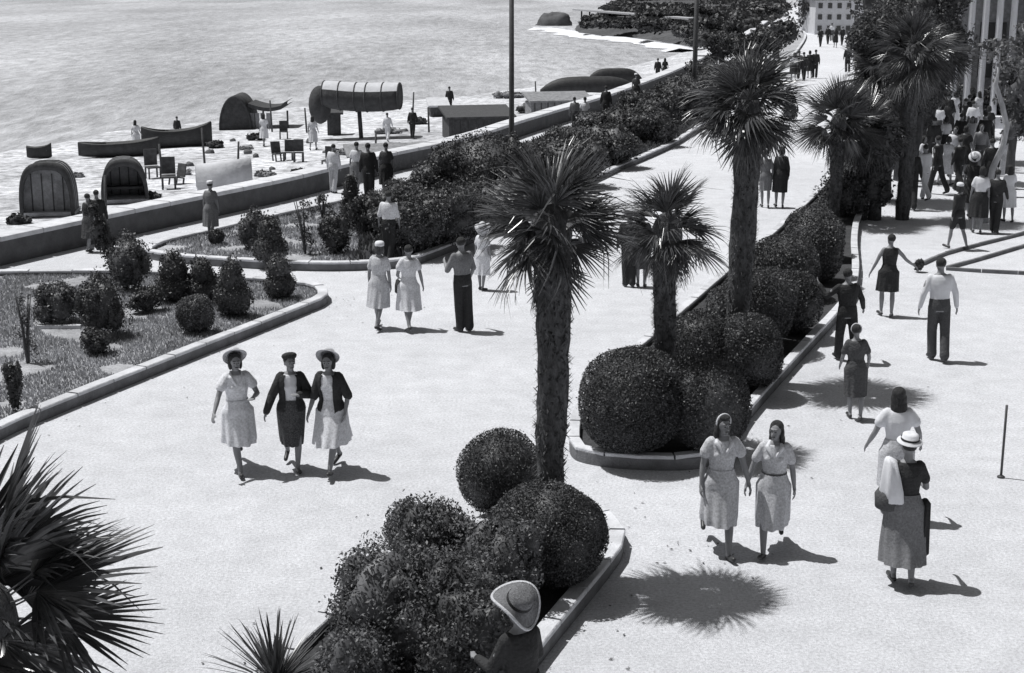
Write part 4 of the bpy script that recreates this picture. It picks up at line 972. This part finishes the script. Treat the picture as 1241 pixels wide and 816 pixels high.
for k, (x, y, h, f, lb, m1, m2) in enumerate(wallp):
    P_(x, y, h, f, lb, dict(top=(m1, 'long' if k % 2 else 'short', 'shirt'), trousers=m2) if k % 2 else dict(top=(m1, 'short', 'blouse'), skirt=(m2, .4, .03)), ST if k % 2 else SW, AS, male=bool(k % 2), detail=0, hat=('cap', M_white) if k in (10, 2) else None, group='people along the sea wall')
# crowd on the right: (x, feet y, height, facing, kind, label)
def crowd(x, y, h, f, kind, label, group='strollers in the right hand crowd', hat=None, hairm=None):
    O = {'dm': (dict(top=(M_black, 'long', 'jacket'), trousers=M_black), True), 'wm': (dict(top=(M_white, 'roll', 'shirt'), trousers=M_dgrey), True), 'ww': (dict(top=(M_white, 'long', 'shirt'), trousers=M_white), True),
         'dw': (dict(dress=(M_black, 'short', .42, .04)), False), 'lw': (dict(dress=(M_white, 'short', .44, .04)), False), 'gw': (dict(dress=(M_lgrey, 'puff', .42, .04)), False), 'bw': (dict(top=(M_white, 'short', 'blouse'), skirt=(M_black, .4, .04)), False),
         'jw': (dict(top=(M_black, 'long', 'jacket'), shorts=M_black), False), 'gm': (dict(top=(M_grey, 'long', 'jacket'), trousers=M_dgrey), True)}[kind]
    return P_(x, y, h, f, label, O[0], [WK, WK2, SW][int(x + y) % 3], AS if int(x) % 2 else AR, male=O[1], detail=0, hat=hat, hair=('short' if O[1] else ('bob' if int(y) % 2 else 'long'), hairm), group=group)
cw = [(1106, 255, 1.72, 185, 'dm', 'dark suited man nearest the avenue trees', None), (1124, 243, 1.62, 175, 'ww', 'person all in white right of the dark suited man', None), (1135, 240, 1.7, 190, 'dm', 'dark figure just right of the person all in white', None),
      (1157, 303, 1.70, 172, 'jw', 'bare legged person in a dark jacket and white cap at the front of the crowd', ('cap', M_white)), (1176, 264, 1.68, 180, 'dw', 'woman in black with a pointed white hat', ('sun', M_white)),
      (1186, 283, 1.66, 178, 'bw', 'woman in white blouse and black skirt left of the pale trunk foot', None), (1204, 283, 1.72, 182, 'dm', 'dark suited man with a pale collar near the right edge', None), (1219, 270, 1.62, 185, 'lw', 'woman in a white dress cut off by the right edge', None),
      (1144, 232, 1.6, 170, 'gw', 'woman in grey print behind the white capped person', None), (1164, 236, 1.7, 180, 'dm', 'dark man in the middle of the crowd', None), (1197, 240, 1.7, 180, 'dm', 'dark man behind the pale bending trunk', None),
      (1212, 232, 1.6, 180, 'gw', 'woman in pale print by the right hand tree', None), (1098, 224, 1.66, 180, 'dw', 'woman in black stepping out from the avenue trees', None), (1115, 218, 1.6, 5, 'lw', 'woman in white coming toward the camera beside the trees', None),
      (1152, 215, 1.68, 0, 'wm', 'man in white shirt coming toward the camera in mid crowd', None), (1170, 213, 1.64, 180, 'dw', 'woman in black in the second row of the crowd', None), (1184, 214, 1.7, 10, 'gm', 'man in grey suit facing the camera in mid crowd', None),
      (1128, 204, 1.7, 180, 'dm', 'dark man beyond the woman in white', None), (1142, 196, 1.62, 178, 'bw', 'small woman in white blouse in the third row', None), (1160, 194, 1.7, 180, 'dm', 'small dark man in the third row', None),
      (1177, 192, 1.6, 0, 'lw', 'small woman in white in the third row', None), (1192, 196, 1.7, 175, 'dm', 'small dark man under the right hand tree', None), (1136, 182, 1.7, 180, 'wm', 'small man in white shirt in the fourth row', None),
      (1150, 178, 1.62, 180, 'dw', 'small woman in black in the fourth row', None), (1166, 176, 1.7, 180, 'dm', 'small dark man in the fourth row left of another', None), (1181, 175, 1.7, 180, 'wm', 'small man in white below the columns', None),
      (1200, 180, 1.65, 180, 'dw', 'small woman in black below the last column', None), (1144, 165, 1.7, 180, 'dm', 'farthest dark man at the foot of the columned building', None), (1158, 162, 1.62, 180, 'lw', 'farthest woman in white before the columns', None),
      (1172, 161, 1.7, 180, 'dm', 'farthest dark man before the middle columns', None), (1188, 163, 1.6, 180, 'gw', 'farthest woman in print before the columns', None), (1220, 205, 1.7, 180, 'dm', 'dark man at the right edge behind the tree', None)]
for x, y, h, f, kd, lb, ht in cw: crowd(x + rnd.uniform(-4, 4), y + rnd.uniform(-7, 7) * (y < 250), h * rnd.uniform(.93, 1.04), f + rnd.uniform(-45, 45), kd, lb, hat=ht)
far = [(961, 98, 1.7, 'bw', 'far woman in a white hat, leftmost of the dark group'), (967, 96, 1.75, 'dm', 'far dark man, second of the group on the promenade'), (974, 98, 1.75, 'dm', 'far dark man in the middle of the group on the promenade'), (981, 95, 1.7, 'dw', 'far dark woman, fourth of the group on the promenade'),
       (987, 95, 1.75, 'dm', 'far dark man, rightmost of the group on the promenade'), (1027, 88, 1.75, 'dm', 'lone far man at the right side of the promenade'), (1037, 92, 1.6, 'lw', 'lone far woman in white at the right side of the promenade'),
       (994, 57, 1.7, 'dm', 'tiny dark figure at the top left of the far road'), (1003, 54, 1.7, 'dm', 'tiny dark figure at the top middle of the far road'), (1012, 58, 1.7, 'dw', 'tiny dark woman at the top of the far road'), (1020, 55, 1.7, 'dm', 'tiny dark figure at the top right of the far road'), (1008, 50, 1.7, 'wm', 'tiny figure in white at the top of the far road'), (1029, 60, 1.7, 'dm', 'tiny dark figure beside the far trees')]
for x, y, h, kd, lb in far: crowd(x, y, h, 180, kd, lb, 'distant strollers on the promenade')

# ------------------------------------------------------------------ things on the beach
def arch_shell(mb, W, H, L, thick=.05, n=18, th0=0, th1=math.pi, y0=0, boxy=1.0, straight=0.0):
    V = []
    for yy in (y0, y0 + L):
        for r_ in (1, 1 - thick / (W / 2)):
            for i in range(n + 1):
                a = th0 + (th1 - th0) * i / n; c, s_ = math.cos(a), math.sin(a); c = math.copysign(abs(c) ** boxy, c); s_ = abs(s_) ** boxy
                V.append((W / 2 * c * r_, yy, straight + (H - straight) * s_ * r_))
    m = n + 1; F = []
    for i in range(n):
        F += [(i, i + 1, 2 * m + i + 1, 2 * m + i), (m + i + 1, m + i, 3 * m + i, 3 * m + i + 1), (i + 1, i, m + i, m + i + 1), (2 * m + i, 2 * m + i + 1, 3 * m + i + 1, 3 * m + i)]
    mb.add(V, F)
    return mb
def hood(px, py, wpx, hpx, rz, L, label, m, mrim, boxy=.75, open_=True):
    p = B(px, py); s_ = mpp(p); W, H = wpx * s_, hpx * s_ * 1.02; o = empty('beach_cabin', p, R(rz)); tag(o, label, 'beach cabin')
    arch_shell(MB(), W, H, L, boxy=boxy).build('hood', m, o)
    arch_shell(MB(), W * 1.04, H * 1.03, .12, boxy=boxy, y0=-.06, thick=.12).build('rim', mrim, o)
    V = [(W * .47 * math.copysign(abs(math.cos(a)) ** boxy, math.cos(a)), L * (.25 if not open_ else .95), H * .96 * abs(math.sin(a)) ** boxy) for a in [math.pi * i / 18 for i in range(19)]]
    MB().add(V, [tuple(range(19))]).build('end_panel', m, o, smooth=False)
    MB().box((0, L / 2, .06), (W * 1.05, L * 1.1, .12)).build('platform', M_woodl, o, smooth=False)
    for yy in (.25, .5, .75):
        arch_shell(MB(), W * 1.015, H * 1.015, .06, boxy=boxy, y0=L * yy).build('rib', mrim, o)
    for q in (-.3, -.1, .1, .3): MB().box((W * q, L * (.245 if not open_ else .935), H * .4), (.035, .03, H * .78)).build('batten', mrim, o, smooth=False)
    if open_: MB().box((0, L * .6, .42), (W * .8, .5, .08)).build('bench', M_wood, o, smooth=False)
    return o
hood(58, 262, 62, 62, 8, 1.2, 'grey canvas hooded cabin nearest the left edge of the beach', M_canvg, M_canvd, .62, False)
hood(152, 246, 54, 50, 14, 1.4, 'rounded beach cabin with dark rim right of the grey one', M_canvg, M_canvd, .72, True)
p = B(300, 158); s_ = mpp(p); o = empty('beach_shelter', p, R(0)); tag(o, 'dark arched shelter with a sagging dark awning stretched to its right', 'beach shelter')
s_ *= .9
o.location = B(292, 158)
arch_shell(MB(), 44 * s_, 46 * s_, 2.6).build('hood', M_canvd, o); o.children[0].location = (-8 * s_, 0, 0)
e = MB().add([(44 * s_ / 2 * .97 * math.cos(a) - 8 * s_, .1, 45 * s_ * math.sin(a)) for a in [math.pi * i / 18 for i in range(19)]], [tuple(range(19))]); e.build('end_panel', M_canvd, o, smooth=False)
aw = MB(); V5 = []
for i in range(13):
    for j in range(5):
        u = i / 12; V5.append((10 * s_ + u * 54 * s_, .2 + j * .6, (36 - 10 * math.sin(u * 3.1) * .6 + (u > .9) * 3) * s_))
aw.add(V5, [(i * 5 + j, (i + 1) * 5 + j, (i + 1) * 5 + j + 1, i * 5 + j + 1) for i in range(12) for j in range(4)]); V6 = [(x, y, z_ - 5 * s_) for x, y, z_ in V5]
aw.add(V6, [(i * 5 + j + 1, (i + 1) * 5 + j + 1, (i + 1) * 5 + j, i * 5 + j) for i in range(12) for j in range(4)]); aw.add([V5[i * 5] for i in range(13)] + [V6[i * 5] for i in range(13)], [(i, i + 13, i + 14, i + 1) for i in range(12)]); aw.build('awning', M_canvd, o)
for x in (30, 63): MB().tube([(x * s_, .3, -.05), (x * s_, .3, 26 * s_)], .05, 6).build('post', M_wood, o)
for k, x in enumerate((14, 21, 28, 36)): MB().box((x * s_, .5, 11 * s_), (5.5 * s_, .06, 22 * s_)).build('side_board', M_woodl if k % 2 else M_canvg, o, smooth=False)
# barrel awning on a post
p = B(436, 168); s_ = mpp(p); o = empty('barrel_awning', p, R(-6)); tag(o, 'large dark barrel shaped awning with a painted top highlight standing on a post', 'awning')
mb = MB(); V7 = []; NL = 14; NA = 24
for i in range(NL + 1):
    u = i / NL
    for j in range(NA):
        a = 2 * math.pi * j / NA; r_ = 19.0 * s_ * (1 - .10 * (2 * u - 1) ** 4); V7.append(((-42 + 92 * u) * s_, r_ * 1.1 * math.cos(a), (50 - 3 * math.sin(u * 3.1) + (1 - u) * 1.5) * s_ + r_ * math.sin(a) * (1 if math.sin(a) > 0 else .82)))
F7 = [(i * NA + j, i * NA + (j + 1) % NA, (i + 1) * NA + (j + 1) % NA, (i + 1) * NA + j) for i in range(NL) for j in range(NA)]
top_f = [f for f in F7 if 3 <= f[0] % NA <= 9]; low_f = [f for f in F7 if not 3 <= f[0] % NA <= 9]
low_f += [tuple(range(NA))[::-1], tuple(range(NL * NA, NL * NA + NA))]
m1 = MB(); m1.v = V7; m1.f = low_f; m1.build('barrel', M_canvd, o); m1 = MB(); m1.v = V7; m1.f = top_f; m1.build('top_highlight', M_canv, o)  # pale upper faces paint a highlight on the dark canvas
for u in (.02, .2, .4, .6, .8, .98):
    hb_ = MB(); i = int(round(u * NL)); ring = V7[i * NA:(i + 1) * NA]
    for a, c in zip(ring, ring[1:] + ring[:1]): hb_.cap(a, c, .035, .035, 5)
    hb_.build('hoop', M_wood, o)
fl = MB(); fl.ell((-48 * s_, 0, 40 * s_), (14 * s_, 14 * s_, 23 * s_), 14, 8); fl.build('end_flap', M_canvd, o)
MB().tube([(2 * s_, 0, -.1), (0, 0, 36 * s_)], 2.6 * s_, 8).build('post', M_wood, o)
# pale ridge tent behind the wall
p = B(272, 228); s_ = mpp(p); o = empty('tent', p, R(14)); tag(o, 'pale rounded canvas tent with a dark right end behind the sea wall', 'tent')
mb = MB(); arch_shell(mb, 34 * s_, 36 * s_, 66 * s_, boxy=.9); mb.v = [(y - 33 * s_, x, z_ * (.82 + .18 * (y / (66 * s_)))) for x, y, z_ in mb.v]; mb.build('canvas', M_canv, o)
e = MB().add([(33 * s_, 17 * s_ * math.cos(a), 36 * s_ * math.sin(a)) for a in [math.pi * i / 16 for i in range(17)]], [tuple(range(17))]); e.build('end_panel', M_canvg, o, smooth=False)
# boats
def boat(px, py, Lpx, hpx, rz, label, m, beam=.24, upturned=False, name='rowing_boat', sheer=.35):
    p = B(px, py); s_ = mpp(p); L = Lpx * s_; H = hpx * s_; o = empty(name, p, R(rz)); tag(o, label, 'boat'); V = []; NS = 18; NR = 9
    for i in range(NS + 1):
        u = i / NS * 2 - 1; wd = beam * L * (1 - abs(u) ** 2.6) ** .75 + .02; sh = H * (.80 + sheer * .55 * abs(u) ** 2.4 + .10 * u); ke = H * .12 * abs(u) ** 6
        for j in range(NR):
            a = math.pi * j / (NR - 1); V.append((u * L / 2, wd / 2 * math.cos(a), sh - (sh - ke) * math.sin(a) ** .7))
    F = [(i * NR + j, (i + 1) * NR + j, (i + 1) * NR + j + 1, i * NR + j + 1) for i in range(NS) for j in range(NR - 1)]
    Vi = [(x * .97, y * .92, z_ + .05) for x, y, z_ in V]; mb = MB().add(V, F).add(Vi, [f[::-1] for f in F])
    n0 = len(V)
    for i in range(NS): mb.f += [(i * NR, n0 + i * NR, n0 + (i + 1) * NR, (i + 1) * NR), (i * NR + NR - 1, (i + 1) * NR + NR - 1, n0 + (i + 1) * NR + NR - 1, n0 + i * NR + NR - 1)]
    if upturned: mb.v = [(x, y, (H * 1.05 - z_) * (1 - .6 * min(1, abs(2 * x / L)) ** 4)) for x, y, z_ in mb.v]
    mb.build('hull', m, o)
    if not upturned:
        for u in (-.4, 0, .4): MB().box((u * L / 2, 0, H * .6), (.25, beam * L * .8, .05)).build('thwart', M_woodl, o, smooth=False)
    return o
boat(145, 190, 96, 20, 12, 'long low tarred boat at the water edge, its stern half behind another boat', M_tar)
boat(215, 179, 84, 25, 10, 'tarred boat with a high bow drawn up right of the long low one', M_tar, sheer=.55)
boat(48, 192, 30, 16, 5, 'small dark boat end by the left edge of the water', M_tar)
boat(714, 116, 122, 22, 12, 'large upturned tarred boat on the far part of the beach', M_tar, .2, True)
boat(745, 104, 70, 20, 12, 'upturned dark boat behind the largest upturned one', M_tar, .2, True)
def low_shed(px, py, wpx, hpx, rz, dep, label, m, mr_, name='beach_hut'):
    p = B(px, py); s_ = mpp(p); o = empty(name, p, R(rz)); W, H = wpx * s_, hpx * s_; tag(o, label, 'beach hut')
    dep *= .6; MB().box((0, dep / 2, H / 2), (W, dep, H)).build('wall', m, o, smooth=False, bevel=.03)
    r = MB().add([(-W / 2 - .15, -.2, H), (W / 2 + .15, -.2, H), (W / 2 + .15, dep + .2, H + .35), (-W / 2 - .15, dep + .2, H + .35), (-W / 2 - .15, -.2, H + .1), (W / 2 + .15, -.2, H + .1), (W / 2 + .15, dep + .2, H + .45), (-W / 2 - .15, dep + .2, H + .45)], [(3, 2, 1, 0), (4, 5, 6, 7), (0, 1, 5, 4), (1, 2, 6, 5), (2, 3, 7, 6), (3, 0, 4, 7)]); r.build('roof', mr_, o, smooth=False)
    n = max(3, int(W / .35))
    for k in range(min(n, 24)): MB().box((-W / 2 + W * (k + .5) / min(n, 24), -.02, H / 2), (.05, .05, H * .98)).build('batten', M_wood, o, smooth=False)
    return o
low_shed(583, 170, 78, 26, 13, 3, 'long dark plank hut with a grey flat roof beside the tall pole', M_wood, M_wood)
low_shed(680, 140, 74, 16, 13, 2.5, 'low grey plank hut between the wall and the upturned boats', M_canvg, M_canvg)
low_shed(532, 142, 20, 12, 10, 1.4, 'small hut with a pale domed roof above the long plank hut', M_wood, M_canv)
low_shed(405, 165, 16, 26, 5, 1.2, 'upright dark box hut under the left end of the barrel awning', M_wood, M_wood)
low_shed(480, 200, 110, 9, 13, 1.6, 'long low grey deck just behind the sea wall', M_canvg, M_canvg)
def deck_chair(px, py, label, rz=0, s=1.0):
    p = B(px, py); o = empty('beach_chair', p, R(rz)); o.rotation_euler.x = R(rnd.uniform(-14, 4)); tag(o, label, 'chair', 'dark chairs on the beach')
    MB().box((0, 0, .42 * s), (.5 * s, .5 * s, .05)).build('seat', M_wood, o, smooth=False); MB().box((0, .26 * s, .78 * s), (.5 * s, .05, .62 * s)).build('backrest', M_wood, o, smooth=False)
    for x in (-.22, .22):
        for y in (-.22, .24): MB().tube([(x * s, y * s, -.05), (x * s, y * s, .42 * s)], .035, 6).build('leg', M_wood, o)
for k, (x, y, lb) in enumerate([(338, 196, 'leftmost of the dark chairs in the middle of the beach'), (350, 195, 'middle of the dark chairs in the middle of the beach'), (362, 195, 'rightmost of the dark chairs in the middle of the beach'),
        (205, 228, 'large dark chair right of the rounded beach cabin'), (213, 226, 'second dark chair right of the rounded beach cabin'), (398, 205, 'dark chair just behind the pale clothed group at the wall'), (344, 168, 'dark chair below the sagging awning'), (186, 216, 'lone dark chair with a tall back beside the rounded cabin')]):
    deck_chair(x, y, lb, rnd.uniform(-40, 40), 1.0 if k in (3, 7) else .8)
bp_ = [(215, 172, 1.2, 'dm', 'figure sitting up dark against the sea in the high bowed boat'), (166, 184, 1.4, 'lw', 'pale figure standing behind the long low boat'), (797, 99, 1.6, 'dm', 'dark figure on the beach by the second pole, left of two'), (806, 98, 1.6, 'dw', 'dark figure on the beach by the second pole, right of two'),
       (380, 182, 1.5, 'gw', 'grey dressed figure on the beach left of the box hut'), (500, 168, 1.4, 'dm', 'small dark figure on the shingle right of the barrel awning'), (320, 178, 1.5, 'lw', 'pale bather on the shingle below the arched shelter'), (470, 172, 1.3, 'ww', 'pale bather under the right end of the barrel awning'), (545, 138, 1.5, 'dm', 'small dark figure at the water by the domed hut')]
for x, y, h, kd, lb in bp_:
    q = B(x, y); O_ = crowd(x, y, h, 170, kd, lb, 'people on the beach'); O_.location = q
for k, (x, y, h, lb) in enumerate([(128, 262, 1.3, 'thin stake behind the wall below the rounded cabin'), (196, 205, 1.0, 'thin stake right of the long low boat'), (248, 196, 1.4, 'thin stake left of the dark heap by the high bowed boat'), (330, 160, 1.6, 'thin stake under the tip of the sagging awning'), (372, 160, 1.2, 'thin stake left of the barrel awning'), (520, 160, 1.2, 'thin stake right of the barrel awning'), (455, 190, 1.0, 'thin stake behind the wall by two dark figures'), (288, 205, 1.1, 'thin stake above the pale tent'), (500, 140, 1.3, 'thin stake near the water right of the barrel awning'), (650, 125, 1.3, 'thin stake left of the big upturned boat')]):
    p = B(x, y); tag(MB().tube([(0, 0, -.2), (rnd.uniform(-.1, .1), 0, h)], [.05, .04], 6).build('stake', M_wood, loc=p), lb, 'stake', 'stakes on the beach')
# nets, baskets and weed on the beach
for k, (x, y, w_, h_, lb, m) in enumerate([(262, 178, 26, 9, 'dark heap of nets right of the high bowed boat', M_canvd), (312, 168, 24, 8, 'dark heap of nets under the sagging awning', M_canvd), (420, 186, 30, 8, 'grey heap of nets left of the awning post', M_canvg), (470, 162, 34, 9, 'grey heap of nets behind the awning post', M_canvg),
        (505, 150, 26, 10, 'dark heap of nets right of the barrel awning', M_canvd), (180, 240, 30, 8, 'dark heap of weed between the wall and the tall backed chair', M_canvd), (225, 212, 20, 7, 'grey bundle above the pale tent left end', M_canvg), (320, 214, 22, 8, 'grey bundle right of the pale tent', M_canvg),
        (365, 212, 22, 9, 'dark bundle just behind the wall before the pale clothed group', M_canvd), (300, 182, 18, 6, 'small grey bundle on the open shingle', M_canvg), (640, 138, 40, 12, 'dark heap of nets right of the tall pole', M_canvd), (620, 118, 40, 9, 'grey weed bank at the water edge by the tall pole', M_canvg), (90, 215, 22, 7, 'grey weed heap between the two hooded cabins', M_canvg), (20, 270, 30, 12, 'dark bundle in the bottom left corner of the beach', M_canvd)]):
    p = B(x, y); s_ = mpp(p); lobes = [((0, 0, h_ * s_ * .3), (w_ * s_ * .35, w_ * s_ * .3, h_ * s_ * .5))] + [((rnd.uniform(-.4, .4) * w_ * s_, rnd.uniform(-.2, .2) * w_ * s_, h_ * s_ * .25), (w_ * s_ * .2, w_ * s_ * .2, h_ * s_ * rnd.uniform(.25, .5))) for _ in range(4)]
    VV, FF = lobed(lobes, .6, .10, lump=.3, lf=4, shell=.2, core=.95); tag(link_mesh('net_heap', np_mesh('net_heap', VV, FF), m, loc=p, smooth=False), lb, 'net heap', 'heaps of nets and weed on the beach')
# beach stones
BL = ['at the foot of the high bowed boat', 'below the left side of the arched shelter', 'left of the dark chairs', 'above the lone tall backed chair', 'right of the sagging awning, left of the box hut', 'under the right end of the barrel awning', 'on the shingle left of the long plank hut', 'near the water by the domed hut', 'directly above the pale tent', 'just behind the wall right of the pale tent', 'upper left of the dark chairs', 'between barrel awning and domed hut', 'beside the tall pole near the water', 'left of the big upturned boat', 'below the box hut']
for k, (x, y, w_, h_) in enumerate([(255, 186, 12, 5), (282, 172, 9, 4), (310, 190, 8, 4), (230, 200, 10, 4), (375, 172, 9, 4), (455, 186, 10, 4), (520, 176, 12, 5), (555, 150, 12, 6), (270, 200, 9, 3), (330, 205, 8, 3), (300, 185, 10, 4), (490, 160, 10, 4), (600, 150, 14, 6), (640, 128, 12, 5), (395, 186, 9, 4)]):
    p = B(x, y); s_ = mpp(p); mb = MB().ell((0, 0, 0), (1, 1, 1), 14, 9); V3 = []
    for v in mb.v:
        q = 1 + .35 * noise.noise(Vector(v) * 1.6 + Vector((k * 3, 0, 0))); V3.append((v[0] * w_ * s_ / 2 * q, v[1] * w_ * s_ / 2 * q, v[2] * h_ * s_ * q))
    mb.v = V3; tag(mb.build('beach_rock', M_rock, loc=p), 'boulder ' + BL[k], 'boulder', 'boulders on the shingle')

# ------------------------------------------------------------------ poles and small things
def pole(px, py, top_py, wpx, label, z=.1, arm=False):
    p = G(px, py, z); s_ = mpp(p); d = ray(px, top_py); h = CAMH + d.z * (p.y / d.y) - p.z; o = empty('lamp_pole', p); tag(o, label, 'pole')
    MB().tube([(0, 0, -.2), (0, 0, h * .25), (0, 0, h)], [wpx * s_ / 2 * 1.15, wpx * s_ / 2, wpx * s_ / 2 * .8], 12).build('shaft', M_metal, o)
    MB().tube([(0, 0, -.05), (0, 0, .35), (0, 0, .5)], [wpx * s_, wpx * s_ * .9, wpx * s_ * .6], 12).build('foot', M_metal, o)
    MB().ell((0, 0, h + .1), (.1, .1, .16)).build('finial', M_metal, o)
pole(620, 238, -60, 6.5, 'tall dark pole rising out of the long bed in front of the sea')
pole(841, 118, -40, 6, 'second tall dark pole farther along the sea wall')
p = G(1213, 579); o = empty('short_post', p); tag(o, 'thin waist high post on a round foot standing alone at the right edge', 'post')
MB().tube([(0, 0, 0), (0, 0, 1.0)], .017, 10).build('rod', M_metal, o); MB().loft([(0, 0, 0, .05, .05), (0, 0, .02, .05, .05), (0, 0, .035, .025, .025)], 16).build('foot', M_metal, o)
# low edging stones of an empty bed corner at the right
pa = G(1116, 325); o = empty('low_edging', pa); tag(o, 'low dark stone edging at right behind the man in the white shirt', 'edging')
for nm, x0, y0, x1, y1, x2, y2 in (('edging_strip', 1120, 322, 1150, 309, 1250, 283), ('edging_strip', 1150, 327, 1190, 316, 1250, 298), ('edging_strip', 1146, 328, 1190, 331, 1250, 334)):
    L3 = smooth_line([G(x0, y0), G(x1, y1), G(x2, y2)], 8); shift(stones(L3, offset_line(L3, .08), 0.0, .08, .8, False), pa).build(nm, M_kshade_edging, o, smooth=False)
shrub(1112, 330, 14, 15, 'tiny dark tufted plant at the corner of the low stone edging', 'leafy', M_leafd, 'small_plant', cat='plant', z=0)
# pale strip laid in the lawn
p = G(72, 398, .1); s_ = mpp(p); tag(MB().box((0, 0, .03), (52 * s_, .12, .07), R(2)).build('edging_strip', M_kerb, loc=p, smooth=False), 'short pale stone edging strip lying in the lawn below the loose shrub', 'edging')
